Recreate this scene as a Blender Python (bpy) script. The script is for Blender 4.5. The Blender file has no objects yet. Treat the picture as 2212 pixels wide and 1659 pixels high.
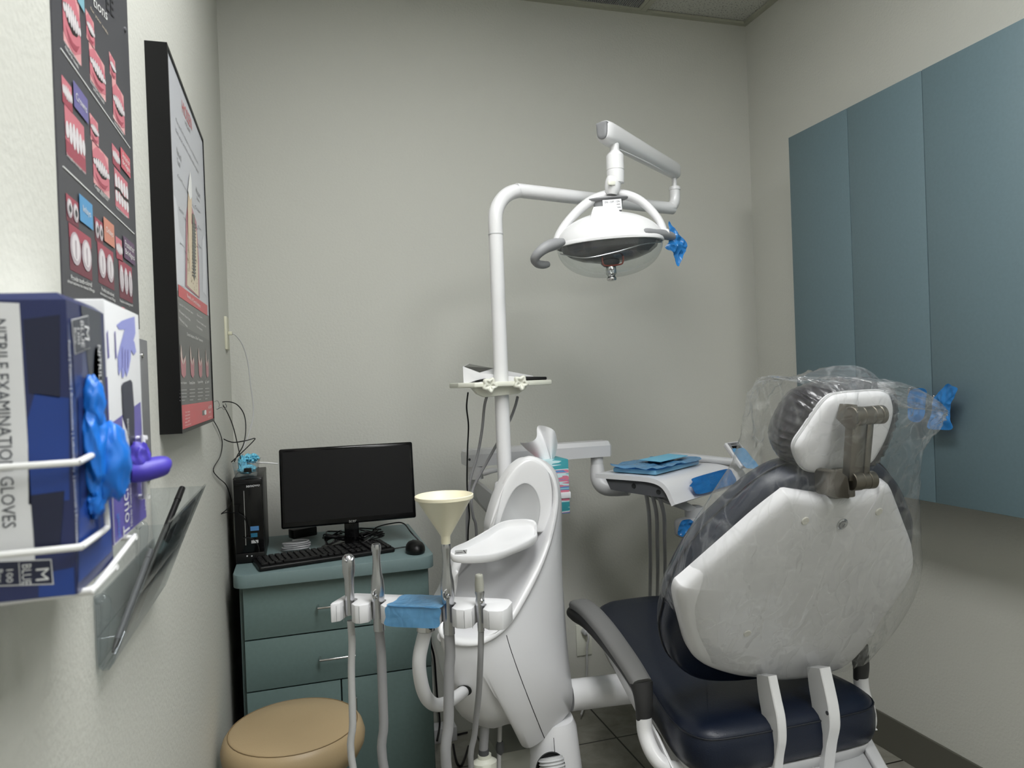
import bpy, bmesh, math, random
from mathutils import Vector as Vec, Matrix, noise
random.seed(7)
PI = math.pi
C = bpy.context.scene.collection
# ---------------------------------------------------------------- camera model (metres, room axes)
FPX, YAW, PIT, ROL = 1572.06, .287538, -.00521882, .0371704
CAM = Vec((0, 0, 1.2706))
cF = Vec((math.sin(YAW)*math.cos(PIT), math.cos(YAW)*math.cos(PIT), math.sin(PIT)))
_R0 = Vec((math.cos(YAW), -math.sin(YAW), 0)); _U0 = _R0.cross(cF)
cR = _R0*math.cos(ROL) - _U0*math.sin(ROL)
cU = _R0*math.sin(ROL) + _U0*math.cos(ROL)
def V(px, py, X=None, Y=None, Z=None, pl=None):
    """measured point of the photograph -> room position on a known plane"""
    d = cF + cR*((px-1106)/FPX) - cU*((py-829.5)/FPX)
    if pl is not None:
        p0, n = pl; t = (Vec(p0)-CAM).dot(n)/d.dot(n)
    elif Y is not None: t = (Y-CAM.y)/d.y
    elif X is not None: t = (X-CAM.x)/d.x
    else: t = (Z-CAM.z)/d.z
    return CAM + d*t
# ---------------------------------------------------------------- materials
def lin(c):
    return tuple((x/12.92 if x <= .04045 else ((x+.055)/1.055)**2.4) for x in [v/255 for v in c])
def mat(name, rgb, rough=.5, metal=0, bump=0, bscale=200, spec=.5, coat=0, var=0, vscale=5, emit=None, estr=0, sheen=0):
    m = bpy.data.materials.new(name); m.use_nodes = True; nt = m.node_tree; b = nt.nodes['Principled BSDF']
    col = lin(rgb)
    b.inputs['Base Color'].default_value = (*col, 1)
    b.inputs['Roughness'].default_value = rough; b.inputs['Metallic'].default_value = metal
    b.inputs['Specular IOR Level'].default_value = spec; b.inputs['Coat Weight'].default_value = coat
    b.inputs['Coat Roughness'].default_value = .08
    tc = nt.nodes.new('ShaderNodeTexCoord')
    if bump:
        n = nt.nodes.new('ShaderNodeTexNoise'); n.inputs['Scale'].default_value = bscale; n.inputs['Detail'].default_value = 2
        nt.links.new(tc.outputs['Object'], n.inputs['Vector'])
        bp = nt.nodes.new('ShaderNodeBump'); bp.inputs['Strength'].default_value = bump; bp.inputs['Distance'].default_value = .002
        nt.links.new(n.outputs['Fac'], bp.inputs['Height']); nt.links.new(bp.outputs['Normal'], b.inputs['Normal'])
    if var:
        n = nt.nodes.new('ShaderNodeTexNoise'); n.inputs['Scale'].default_value = vscale; n.inputs['Detail'].default_value = 6
        nt.links.new(tc.outputs['Object'], n.inputs['Vector'])
        mx = nt.nodes.new('ShaderNodeMix'); mx.data_type = 'RGBA'
        mx.inputs[6].default_value = (*[max(0, c*(1-var)) for c in col], 1); mx.inputs[7].default_value = (*[min(1, c*(1+var)) for c in col], 1)
        nt.links.new(n.outputs['Fac'], mx.inputs[0]); nt.links.new(mx.outputs[2], b.inputs['Base Color'])
    if emit:
        b.inputs['Emission Color'].default_value = (*lin(emit), 1); b.inputs['Emission Strength'].default_value = estr
    return m
def clear(name, tint=(255, 255, 255), haze=.0, hazecol=(235, 238, 238), ior=1.45, rough=.03, bump=0, bscale=20, gl=1.0, crease=1.0):
    """thin clear plastic / glass: see-through, fresnel gloss, a little milky haze"""
    m = bpy.data.materials.new(name); m.use_nodes = True; nt = m.node_tree; nt.nodes.clear()
    N = nt.nodes.new; L = nt.links.new
    out = N('ShaderNodeOutputMaterial'); tr = N('ShaderNodeBsdfTransparent'); tr.inputs[0].default_value = (*lin(tint), 1)
    di = N('ShaderNodeBsdfDiffuse'); di.inputs[0].default_value = (*lin(hazecol), 1)
    tl = N('ShaderNodeBsdfTranslucent'); tl.inputs[0].default_value = (*lin(hazecol), 1)
    ad = N('ShaderNodeMixShader'); ad.inputs[0].default_value = .35; L(di.outputs[0], ad.inputs[1]); L(tl.outputs[0], ad.inputs[2])
    m1 = N('ShaderNodeMixShader'); L(tr.outputs[0], m1.inputs[1]); L(ad.outputs[0], m1.inputs[2])
    gb = N('ShaderNodeBsdfGlossy'); gb.inputs['Roughness'].default_value = rough
    fr = N('ShaderNodeLayerWeight'); fr.inputs[0].default_value = .5
    pw = N('ShaderNodeMath'); pw.operation = 'POWER'; pw.inputs[1].default_value = 4; L(fr.outputs['Facing'], pw.inputs[0])
    ml = N('ShaderNodeMath'); ml.operation = 'MULTIPLY_ADD'; ml.inputs[1].default_value = gl*.6; ml.inputs[2].default_value = gl*.045; ml.use_clamp = True; L(pw.outputs[0], ml.inputs[0])
    m2 = N('ShaderNodeMixShader'); L(ml.outputs[0], m2.inputs[0]); L(m1.outputs[0], m2.inputs[1]); L(gb.outputs[0], m2.inputs[2])
    L(m2.outputs[0], out.inputs[0]); m1.inputs[0].default_value = haze
    if bump:
        tc = N('ShaderNodeTexCoord'); mp = N('ShaderNodeMapping'); mp.inputs['Scale'].default_value = (1, 1, .45); mp.inputs['Rotation'].default_value = (.3, .5, .2)
        L(tc.outputs['Object'], mp.inputs[0])
        n = N('ShaderNodeTexNoise'); n.inputs['Scale'].default_value = bscale*.6; n.inputs['Detail'].default_value = 2
        L(mp.outputs[0], n.inputs['Vector'])
        wm = N('ShaderNodeMix'); wm.data_type = 'RGBA'; wm.blend_type = 'LINEAR_LIGHT'; wm.inputs[0].default_value = .16
        L(mp.outputs[0], wm.inputs[6]); L(n.outputs['Color'], wm.inputs[7])
        v1 = N('ShaderNodeTexVoronoi'); v1.feature = 'DISTANCE_TO_EDGE'; v1.inputs['Scale'].default_value = bscale; L(wm.outputs[2], v1.inputs['Vector'])
        s3_ = N('ShaderNodeMath'); s3_.operation = 'MULTIPLY_ADD'; s3_.inputs[1].default_value = .8; L(n.outputs['Fac'], s3_.inputs[0]); L(v1.outputs['Distance'], s3_.inputs[2])
        bp = N('ShaderNodeBump'); bp.inputs['Strength'].default_value = bump; bp.inputs['Distance'].default_value = .02
        L(s3_.outputs[0], bp.inputs['Height']); L(bp.outputs['Normal'], gb.inputs['Normal']); L(bp.outputs['Normal'], di.inputs['Normal']); L(bp.outputs['Normal'], fr.inputs['Normal'])
        # creases carry more haze than flat film
        cr = N('ShaderNodeMapRange'); cr.inputs[1].default_value = 0; cr.inputs[2].default_value = .06; cr.inputs[3].default_value = min(1, haze*crease); cr.inputs[4].default_value = haze
        L(v1.outputs['Distance'], cr.inputs[0]); L(cr.outputs[0], m1.inputs[0])
    return m
M = {}
def wallmat(name, rgb):
    m = mat(name, rgb, .62, bump=.48, bscale=120, spec=.35)
    return m
M['wall'] = wallmat('painted_wall', (205, 205, 197))
M['white'] = mat('white_enamel', (226, 226, 227), .28, spec=.5, coat=.3)
M['wplastic'] = mat('white_plastic', (222, 222, 224), .35, coat=.1)
M['cream'] = mat('cream_plastic', (236, 230, 204), .4)
M['offwhite'] = mat('ivory_plastic', (226, 227, 214), .35)
M['grey'] = mat('mid_grey_plastic', (128, 129, 131), .45)
M['dgrey'] = mat('dark_grey_plastic', (78, 79, 82), .5)
M['lgrey'] = mat('light_grey_plastic', (190, 191, 192), .4)
M['hose'] = mat('grey_hose', (150, 150, 152), .42)
M['hosel'] = mat('pale_hose', (190, 190, 190), .42)
M['black'] = mat('black_plastic', (11, 11, 12), .4, spec=.3)
M['gblack'] = mat('gloss_black', (6, 6, 7), .15, spec=.35)
M['screen'] = mat('matt_screen', (16, 16, 17), .45, spec=.2)
M['key'] = mat('black_keys', (15, 15, 16), .45, spec=.3)
M['chrome'] = mat('chrome', (205, 205, 205), .12, 1)
M['steel'] = mat('satin_steel', (186, 187, 190), .25, 1)
M['bronze'] = mat('bronze_grey_metal', (112, 107, 98), .34, .9)
M['navy'] = mat('navy_vinyl', (20, 28, 45), .36, bump=.15, bscale=350, spec=.4)
M['navyseam'] = mat('navy_piping', (14, 20, 32), .5)
M['tan'] = mat('tan_vinyl', (176, 154, 119), .42, bump=.1, bscale=400, var=.05, vscale=12)
M['arm'] = mat('grey_rubber_arm', (112, 112, 111), .6)
M['armd'] = mat('charcoal_rubber', (48, 48, 49), .55)
M['teal'] = mat('teal_laminate', (100, 121, 119), .5, bump=.05, bscale=500, var=.10, vscale=90)
M['teald'] = mat('teal_laminate_edge', (82, 100, 99), .5)
M['bluelam'] = mat('blue_grey_laminate', (96, 116, 123), .5, bump=.05, bscale=500, var=.08, vscale=120)
M['wtop'] = mat('blue_grey_worktop', (112, 132, 133), .45, bump=.05, bscale=500, var=.06, vscale=120)
M['seam'] = mat('dark_joint', (20, 22, 22), .8)
M['wire'] = mat('white_coated_wire', (240, 240, 240), .3)
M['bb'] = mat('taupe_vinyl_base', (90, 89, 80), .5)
M['tissue'] = mat('white_tissue', (248, 248, 249), .8)
M['blueglove'] = mat('blue_nitrile', (28, 116, 214), .38)
M['purpglove'] = mat('purple_nitrile', (74, 62, 178), .45)
M['bag'] = clear('clear_bag_film', haze=.06, crease=2.8, hazecol=(246, 249, 251), bump=.28, bscale=13, rough=.03, gl=1.2)
M['glass'] = clear('clear_lens', tint=(248, 250, 250), haze=.05, rough=.05, gl=1)
M['acryl'] = clear('clear_acrylic', tint=(246, 248, 249), haze=.03, rough=.04, gl=1)
M['film'] = clear('blue_barrier_film', tint=(70, 150, 215), haze=.8, hazecol=(124, 190, 232), rough=.2, bump=.12, bscale=22, gl=1)
M['filmd'] = clear('deep_blue_barrier_film', tint=(25, 110, 200), haze=.85, hazecol=(56, 146, 218), rough=.2, bump=.12, bscale=22, gl=1)
M['wipe'] = mat('pale_blue_wipe', (120, 200, 225), .8)
# ---------------------------------------------------------------- mesh collector
def cat(pts, n, closed=False):
    """catmull-rom resample, n steps per segment (works on tuples of any length)"""
    P = [list(p) for p in pts]; k = len(P); out = []
    segs = k if closed else k-1
    for i in range(segs):
        p0 = P[(i-1) % k] if closed or i > 0 else P[0]
        p1 = P[i]; p2 = P[(i+1) % k]; p3 = P[(i+2) % k] if closed or i+2 < k else P[-1]
        for j in range(n):
            t = j/n
            out.append([.5*(2*b+(-a+c)*t+(2*a-5*b+4*c-d)*t*t+(-a+3*b-3*c+d)*t**3) for a, b, c, d in zip(p0, p1, p2, p3)])
    if not closed: out.append(P[-1])
    return out
class G:
    def __init__(s): s.v = []; s.f = []; s.m = []
    def add(s, vs, fs, mi=0):
        o = len(s.v); s.v += [Vec(v) for v in vs]
        for f in fs: s.f.append([i+o for i in f]); s.m.append(mi)
        return s
    def frombm(s, bm, mi=0, mx=None):
        bm.verts.ensure_lookup_table()
        s.add([(mx @ v.co if mx else v.co) for v in bm.verts], [[v.index for v in f.verts] for f in bm.faces], mi); bm.free(); return s
    def box(s, c, size, ax=None, bev=0, seg=2, mi=0):
        bm = bmesh.new(); bmesh.ops.create_cube(bm, size=1)
        for v in bm.verts: v.co = Vec((v.co.x*size[0], v.co.y*size[1], v.co.z*size[2]))
        if bev: bmesh.ops.bevel(bm, geom=bm.edges[:], offset=min(bev, min(size)*.49), segments=seg, profile=.5, affect='EDGES')
        bm.verts.index_update()
        R = Matrix.Identity(3)
        if ax is not None: R = Matrix((ax[0], ax[1], ax[2])).transposed()
        mx = Matrix.Translation(Vec(c)) @ R.to_4x4()
        return s.frombm(bm, mi, mx)
    def bb(s, a, b, bev=0, seg=2, mi=0):
        a = Vec(a); b = Vec(b)
        return s.box((a+b)/2, [abs(x) for x in (b-a)], None, bev, seg, mi)
    def tube(s, pts, r, n=12, sub=6, closed=False, cap=True, mi=0, flat=None):
        """flat=(a,b,up): elliptical section a across, b along 'up'"""
        P = [tuple(p)+((r[i] if isinstance(r, (list, tuple)) else r),) for i, p in enumerate(pts)]
        Q = cat(P, sub, closed) if sub > 1 else P
        ps = [Vec(q[:3]) for q in Q]; rs = [q[3] for q in Q]; k = len(ps)
        T = []
        for i in range(k):
            a = ps[(i-1) % k] if closed or i else ps[0]; b = ps[(i+1) % k] if closed or i < k-1 else ps[-1]
            T.append((b-a).normalized())
        up = flat[2] if flat else (Vec((0, 0, 1)) if abs(T[0].z) < .9 else Vec((0, 1, 0)))
        up = Vec(up); u = (up - T[0]*up.dot(T[0])).normalized(); vs = []
        for i in range(k):
            if flat: u = (Vec(flat[2]) - T[i]*Vec(flat[2]).dot(T[i])).normalized()
            else: u = (u - T[i]*u.dot(T[i])).normalized()
            w = T[i].cross(u)
            ka, kb = (flat[0], flat[1]) if flat else (1, 1)
            for j in range(n):
                an = 2*PI*j/n
                vs.append(ps[i] + w*(math.cos(an)*rs[i]*ka) + u*(math.sin(an)*rs[i]*kb))
        fs = []
        for i in range(k if closed else k-1):
            for j in range(n):
                a = i*n+j; b = i*n+(j+1) % n; c = ((i+1) % k)*n+(j+1) % n; d = ((i+1) % k)*n+j
                fs.append([a, b, c, d])
        if cap and not closed: fs.append(list(range(n))[::-1]); fs.append([(k-1)*n+j for j in range(n)])
        return s.add(vs, fs, mi)
    def lathe(s, prof, o, ax=(0, 0, 1), n=32, mi=0, ex=1, ey=1, xd=None, cap=True):
        ax = Vec(ax).normalized(); x = Vec(xd) if xd is not None else (Vec((1, 0, 0)) if abs(ax.x) < .9 else Vec((0, 1, 0)))
        x = (x-ax*x.dot(ax)).normalized(); y = ax.cross(x); o = Vec(o); vs = []
        for r, h in prof:
            for j in range(n):
                a = 2*PI*j/n; vs.append(o + x*(r*ex*math.cos(a)) + y*(r*ey*math.sin(a)) + ax*h)
        fs = [[i*n+j, i*n+(j+1) % n, (i+1)*n+(j+1) % n, (i+1)*n+j] for i in range(len(prof)-1) for j in range(n)]
        if cap:
            fs.append(list(range(n))[::-1]); fs.append([(len(prof)-1)*n+j for j in range(n)])
        return s.add(vs, fs, mi)
    def cyl(s, a, b, r, r2=None, n=20, mi=0, bev=0):
        a = Vec(a); b = Vec(b); h = (b-a).length; r2 = r if r2 is None else r2
        pr = [(r, 0), (r2, h)] if not bev else [(r-bev, 0), (r, bev), (r2, h-bev), (r2-bev, h)]
        return s.lathe(pr, a, b-a, n, mi)
    def loft(s, rings, cap0=True, cap1=True, mi=0, close=True):
        n = len(rings[0]); vs = [p for r in rings for p in r]
        fs = [[i*n+j, i*n+(j+1) % n, (i+1)*n+(j+1) % n, (i+1)*n+j] for i in range(len(rings)-1) for j in range(n if close else n-1)]
        if cap0: fs.append(list(range(n))[::-1])
        if cap1: fs.append([(len(rings)-1)*n+j for j in range(n)])
        return s.add(vs, fs, mi)
    def puff(s, out, nrm, prof, mi=0, capb=True, ctr=None):
        """outline grown into a cushion: prof = [(scale or inset metres, offset)]"""
        nrm = Vec(nrm).normalized(); c = Vec(ctr) if ctr is not None else sum((Vec(p) for p in out), Vec())/len(out); rings = []
        for ins, off in prof:
            rings.append([c + (Vec(p)-c)*max(0.001, 1-ins/max(.001, (Vec(p)-c).length)) + nrm*off for p in out])
        return s.loft(rings, capb, True, mi)
    def prism(s, poly, d, bev=0, seg=2, mi=0):
        bm = bmesh.new(); f = bm.faces.new([bm.verts.new(Vec(p)) for p in poly])
        r = bmesh.ops.extrude_face_region(bm, geom=[f]); d = Vec(d)
        for e in r['geom']:
            if isinstance(e, bmesh.types.BMVert): e.co += d
        bmesh.ops.recalc_face_normals(bm, faces=bm.faces[:])
        if bev:
            ed = [e for e in bm.edges if len(e.link_faces) == 2 and e.calc_face_angle() > .5]
            bmesh.ops.bevel(bm, geom=ed, offset=bev, segments=seg, profile=.5, affect='EDGES', clamp_overlap=True)
        bm.verts.index_update()
        return s.frombm(bm, mi)
    def poly(s, pts, mi=0): return s.add(pts, [list(range(len(pts)))], mi)
    def blob(s, c, rad, amp=.2, freq=2, seed=0, sub=4, mi=0, ax=None, ridge=True):
        bm = bmesh.new(); bmesh.ops.create_icosphere(bm, subdivisions=sub, radius=1)
        for v in bm.verts:
            n = noise.noise(v.co*freq+Vec((seed*3.1, seed, 7))); n2 = noise.noise(v.co*freq*2.3+Vec((seed, 5, seed)))
            k = (-abs(n)*2+.5 if ridge else n)+(-abs(n2)+.2)*.6
            v.co *= 1+amp*k
        R = Matrix((ax[0], ax[1], ax[2])).transposed() if ax is not None else Matrix.Identity(3)
        for v in bm.verts: v.co = R @ Vec((v.co.x*rad[0], v.co.y*rad[1], v.co.z*rad[2])) + Vec(c)
        bm.verts.index_update()
        return s.frombm(bm, mi)
_txt = {}
def textmesh(body):
    if body in _txt: return _txt[body]
    cu = bpy.data.curves.new('t', 'FONT'); cu.body = body; cu.resolution_u = 2; cu.align_x = 'LEFT'
    ob = bpy.data.objects.new('t', cu); C.objects.link(ob)
    dg = bpy.context.evaluated_depsgraph_get(); me = bpy.data.meshes.new_from_object(ob.evaluated_get(dg))
    vs = [v.co.copy() for v in me.vertices]; fs = [list(p.vertices) for p in me.polygons]
    bpy.data.objects.remove(ob); bpy.data.meshes.remove(me); bpy.data.curves.remove(cu)
    if vs:
        x0 = min(v.x for v in vs); x1 = max(v.x for v in vs); y0 = min(v.y for v in vs); y1 = max(v.y for v in vs)
        vs = [((v.x-x0)/(x1-x0), (v.y-y0)/(y1-y0)) for v in vs]
    _txt[body] = (vs, fs); return _txt[body]
def gtext(g, body, o, xv, yv, mi=0):
    """lettering filling the parallelogram o, o+xv, o+yv"""
    vs, fs = textmesh(body); o = Vec(o); xv = Vec(xv); yv = Vec(yv)
    g.add([o+xv*a+yv*b for a, b in vs], fs, mi)
def mk(name, g, mats, parent=None, ang=40, label=None, cat_=None, group=None, kind=None, smooth=True):
    me = bpy.data.meshes.new(name)
    root = parent
    while root is not None and root.parent is not None: root = root.parent
    if root is not None: off = Vec(root.location)
    else:
        xs = [v.x for v in g.v]; ys = [v.y for v in g.v]; zs = [v.z for v in g.v]
        off = Vec(((min(xs)+max(xs))/2, (min(ys)+max(ys))/2, min(zs)))
    if root is not None and root.type == 'MESH': pass
    me.from_pydata([v-off for v in g.v], [], g.f)
    for m in (mats if isinstance(mats, (list, tuple)) else [mats]): me.materials.append(M[m] if isinstance(m, str) else m)
    me.polygons.foreach_set('material_index', g.m)
    me.validate()
    bm = bmesh.new(); bm.from_mesh(me); bmesh.ops.recalc_face_normals(bm, faces=bm.faces[:]); bm.to_mesh(me); bm.free()
    if smooth:
        me.polygons.foreach_set('use_smooth', [True]*len(me.polygons)); me.set_sharp_from_angle(angle=math.radians(ang))
    o = bpy.data.objects.new(name, me); C.objects.link(o)
    if parent is not None: o.parent = parent
    else: o.location = off
    if label: o['label'] = label
    if cat_: o['category'] = cat_
    if group: o['group'] = group
    if kind: o['kind'] = kind
    return o
def thing(name, label, cat_, loc, group=None):
    o = bpy.data.objects.new(name, None); C.objects.link(o); o.location = Vec(loc); o.empty_display_size = .05
    o['label'] = label; o['category'] = cat_
    if group: o['group'] = group
    return o
def struct(name, g, mats, **k): return mk(name, g, mats, kind='structure', **k)
from mathutils.bvhtree import BVHTree
def surf(o, px, py, lift=.0008):
    """point on the surface of o seen at a measured point of the photograph"""
    if 'bvh' not in surf.__dict__: surf.bvh = {}
    if o.name not in surf.bvh:
        base = Vec((0, 0, 0)); q = o
        while q is not None: base += Vec(q.location); q = q.parent
        surf.bvh[o.name] = (BVHTree.FromPolygons([v.co+base for v in o.data.vertices], [list(p.vertices) for p in o.data.polygons]), base)
    d = (cF + cR*((px-1106)/FPX) - cU*((py-829.5)/FPX)).normalized()
    h = surf.bvh[o.name][0].ray_cast(CAM, d)
    if h[0] is None: return None, None
    n = h[1] if h[1].dot(d) < 0 else -h[1]
    return h[0]+n*lift, n
# ---------------------------------------------------------------- the room
XL, XR, YB, YF, H = -.2105, 1.839, 2.612, -1.75, 2.70
def slab(name, a, b, m): struct(name, G().bb(a, b), m, smooth=False)
slab('wall_back', (XL-.1, YB, 0), (XR+.1, YB+.1, H+.1), 'wall')
slab('wall_left', (XL-.1, YF, 0), (XL, YB, H+.1), 'wall')
slab('wall_right', (XR, YF, 0), (XR+.1, YB, H+.1), 'wall')
slab('wall_front', (XL-.1, YF-.1, 0), (XR+.1, YF, H+.1), 'wall')
# floor: slate-look vinyl tiles
fm = mat('slate_tile', (128, 127, 120), .45, bump=.2, bscale=30)
nt = fm.node_tree; N = nt.nodes.new; L = nt.links.new; b = nt.nodes['Principled BSDF']
geo = N('ShaderNodeNewGeometry'); mp = N('ShaderNodeMapping'); mp.inputs['Location'].default_value = (-1.033+.46*4, -2.358+.46*8, 0)
br = N('ShaderNodeTexBrick'); br.offset = 0; br.inputs['Scale'].default_value = 1; br.inputs['Brick Width'].default_value = .46; br.inputs['Row Height'].default_value = .46
br.inputs['Mortar Size'].default_value = .0035; br.inputs['Mortar'].default_value = (*lin((48, 48, 42)), 1); br.inputs['Mortar Smooth'].default_value = .3
br.inputs['Color1'].default_value = (1, 1, 1, 1); br.inputs['Color2'].default_value = (.86, .86, .86, 1)
ns = N('ShaderNodeTexNoise'); ns.inputs['Scale'].default_value = 9; ns.inputs['Detail'].default_value = 8; ns.inputs['Roughness'].default_value = .65; ns.inputs['Distortion'].default_value = .6
rp = N('ShaderNodeValToRGB'); rp.color_ramp.elements[0].position = .3; rp.color_ramp.elements[0].color = (*lin((108, 106, 96)), 1); rp.color_ramp.elements[1].position = .7; rp.color_ramp.elements[1].color = (*lin((150, 148, 138)), 1)
mx = N('ShaderNodeMix'); mx.data_type = 'RGBA'; mx.blend_type = 'MULTIPLY'; mx.inputs[0].default_value = 1
L(geo.outputs['Position'], mp.inputs[0]); L(mp.outputs[0], br.inputs[0]); L(geo.outputs['Position'], ns.inputs['Vector']); L(ns.outputs['Fac'], rp.inputs[0])
L(br.outputs['Color'], mx.inputs[6]); L(rp.outputs[0], mx.inputs[7]); L(mx.outputs[2], b.inputs['Base Color'])
slab('floor', (XL-.1, YF-.1, -.08), (XR+.1, YB+.1, 0), fm)
# ceiling: speckled tiles in a lay-in grid
cm = mat('speckled_ceiling_tile', (196, 196, 188), .8)
nt = cm.node_tree; N = nt.nodes.new; L = nt.links.new; b = nt.nodes['Principled BSDF']
geo = N('ShaderNodeNewGeometry'); vo = N('ShaderNodeTexNoise'); vo.inputs['Scale'].default_value = 160; vo.inputs['Detail'].default_value = 2
rp = N('ShaderNodeValToRGB'); rp.color_ramp.elements[0].position = .33; rp.color_ramp.elements[0].color = (*lin((110, 110, 106)), 1); rp.color_ramp.elements[1].position = .42; rp.color_ramp.elements[1].color = (*lin((200, 200, 192)), 1)
L(geo.outputs['Position'], vo.inputs['Vector']); L(vo.outputs['Fac'], rp.inputs[0]); L(rp.outputs[0], b.inputs['Base Color'])
CE = H+.012
slab('ceiling', (XL-.1, YF-.1, CE), (XR+.1, YB+.1, CE+.08), cm)
M['grid'] = mat('ceiling_grid_metal', (176, 176, 160), .5)
g = G()
g.bb((XL, YB-.022, H), (XR, YB, H+.010)); g.bb((XR-.022, YF, H), (XR, YB-.022, H+.010)); g.bb((XL, YF, H), (XL+.022, YB-.022, H+.010)); g.bb((XL+.022, YF, H), (XR-.022, YF+.022, H+.010))
struct('trim_1', g, 'grid', smooth=False)
g = G()
for x in (.14, .75, 1.36): g.bb((x-.012, YF+.022, H+.001), (x+.012, YB-.022, H+.011))
for y in (2.612-1.22, 2.612-2.44, 2.612-3.66):
    for a, bx in ((XL+.022, .128), (.152, .738), (.762, 1.348), (1.372, XR-.022)): g.bb((a, y-.012, H+.002), (bx, y+.012, H+.011))
struct('trim_2', g, 'grid', smooth=False)
# baseboards (cove vinyl)
def base(name, pts, d):
    struct(name, G().prism(pts, d, .003), 'bb')
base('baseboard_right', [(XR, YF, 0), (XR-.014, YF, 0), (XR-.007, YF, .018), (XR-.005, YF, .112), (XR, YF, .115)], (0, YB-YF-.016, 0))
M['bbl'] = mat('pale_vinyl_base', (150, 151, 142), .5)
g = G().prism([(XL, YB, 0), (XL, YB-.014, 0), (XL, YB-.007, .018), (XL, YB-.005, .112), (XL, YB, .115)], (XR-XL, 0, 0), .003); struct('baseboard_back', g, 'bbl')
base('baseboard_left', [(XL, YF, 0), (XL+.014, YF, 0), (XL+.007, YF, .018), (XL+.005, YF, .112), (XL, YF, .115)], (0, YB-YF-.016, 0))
# return-air grille in the ceiling
t = thing('ceiling_vent', 'grey perforated return air grille set into the ceiling grid above the back wall', 'vent', (1.055, 2.29, H+.002))
x0, x1, y0, y1 = .765, 1.345, 2.01, 2.588
mk('backing', G().bb((x0, y0, CE-.003), (x1, y1, CE)), 'seam', t)
g = G(); k = 72
for i in range(k):
    x = x0+(x1-x0)*(i+.5)/k
    g.bb((x-.0022, y0, CE-.007), (x+.0022, y1, CE-.003))
M['ventm'] = mat('grey_vent_metal', (150, 150, 148), .5)
s_ = mk('louvre', g, 'ventm', t, smooth=False)
g = G()
g.bb((x0-.003, y0-.003, H+.003), (x1+.003, y0+.012, CE-.001)); g.bb((x0-.003, y1-.012, H+.003), (x1+.003, y1+.003, CE-.001))
g.bb((x0-.003, y0+.012, H+.003), (x0+.012, y1-.012, CE-.001)); g.bb((x1-.012, y0+.012, H+.003), (x1+.003, y1-.012, CE-.001))
mk('frame', g, 'grid', t, smooth=False)
# light panel (recessed fixture above the operatory, out of shot)
M['diff'] = mat('lit_diffuser', (255, 255, 250), .5, emit=(252, 253, 253), estr=18)
def panel(x0, x1, y0, y1, lab):
    t = thing('ceiling_light', lab, 'light', ((x0+x1)/2, (y0+y1)/2, H+.001))
    g = G()
    g.bb((x0-.01, y0-.01, H-.002), (x1+.01, y0+.02, H+.010)); g.bb((x0-.01, y1-.02, H-.002), (x1+.01, y1+.01, H+.010))
    g.bb((x0-.01, y0+.02, H-.002), (x0+.02, y1-.02, H+.010)); g.bb((x1-.02, y0+.02, H-.002), (x1+.01, y1-.02, H+.010))
    mk('frame', g, 'wplastic', t, smooth=False)
    mk('diffuser', G().bb((x0+.02, y0+.02, H+.003), (x1-.02, y1-.02, H+.006)), 'diff', t, smooth=False)
panel(.165, .725, .19, 1.37, 'flat white lit ceiling panel above the front of the operatory')
panel(.775, 1.335, -1.03, .15, 'flat white lit ceiling panel behind the viewer')
# ---------------------------------------------------------------- camera
cd = bpy.data.cameras.new('camera'); cam = bpy.data.objects.new('camera', cd); C.objects.link(cam)
R3 = Matrix((cR, cU, -cF)).transposed(); cam.matrix_world = Matrix.Translation(CAM) @ R3.to_4x4()
cd.sensor_width = 36; cd.lens = FPX/2212*36; cd.clip_start = .02
cd.dof.use_dof = True; cd.dof.focus_distance = 1.9; cd.dof.aperture_fstop = 10
sc = bpy.context.scene; sc.camera = cam
sc.cycles.transparent_max_bounces = 10; sc.cycles.max_bounces = 6; sc.cycles.diffuse_bounces = 3; sc.cycles.glossy_bounces = 3; sc.cycles.transmission_bounces = 4; sc.cycles.caustics_reflective = False; sc.cycles.caustics_refractive = False
w = bpy.data.worlds.new('w'); sc.world = w; w.use_nodes = True
w.node_tree.nodes['Background'].inputs[0].default_value = (.8, .85, .9, 1); w.node_tree.nodes['Background'].inputs[1].default_value = .3
sc.view_settings.view_transform = 'Standard'; sc.view_settings.look = 'None'; sc.view_settings.gamma = 1; sc.view_settings.exposure = 0
sc.view_settings.use_curve_mapping = False
# ---------------------------------------------------------------- right wall cupboards
CX = 1.66; CT, CB = 2.072, .893
t = thing('wall_cupboard', 'long blue-grey laminate wall cupboard with flush doors on the right wall', 'cupboard', (1.75, 1.4, CB))
mk('carcass', G().bb((CX+.012, .42, CB+.002), (XR-.001, 2.134, CT-.002), .001), 'bluelam', t)
ys = [2.138, 1.858, 1.578, 1.283, .99, .70, .42]
for i in range(6):
    mk('door', G().bb((CX, ys[i+1]+.0012, CB), (CX+.017, ys[i]-.0012, CT), .0015), 'bluelam', t)
hb = [(V(1984, 851, X=CX), .0), (V(2043, 885, X=CX), 0)]
for i, (c, _) in enumerate(((V(1984, 866, X=CX-.0), 0), (V(2036, 885, X=CX-.0), 0))):
    y = c.y; z = c.z
    g = G().tube([(CX, y, z+.035), (CX-.026, y, z+.035), (CX-.03, y, z+.030), (CX-.03, y, z-.030), (CX-.026, y, z-.035), (CX, y, z-.035)], .004, sub=3)
    mk('handle', g, 'chrome', t)
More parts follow.
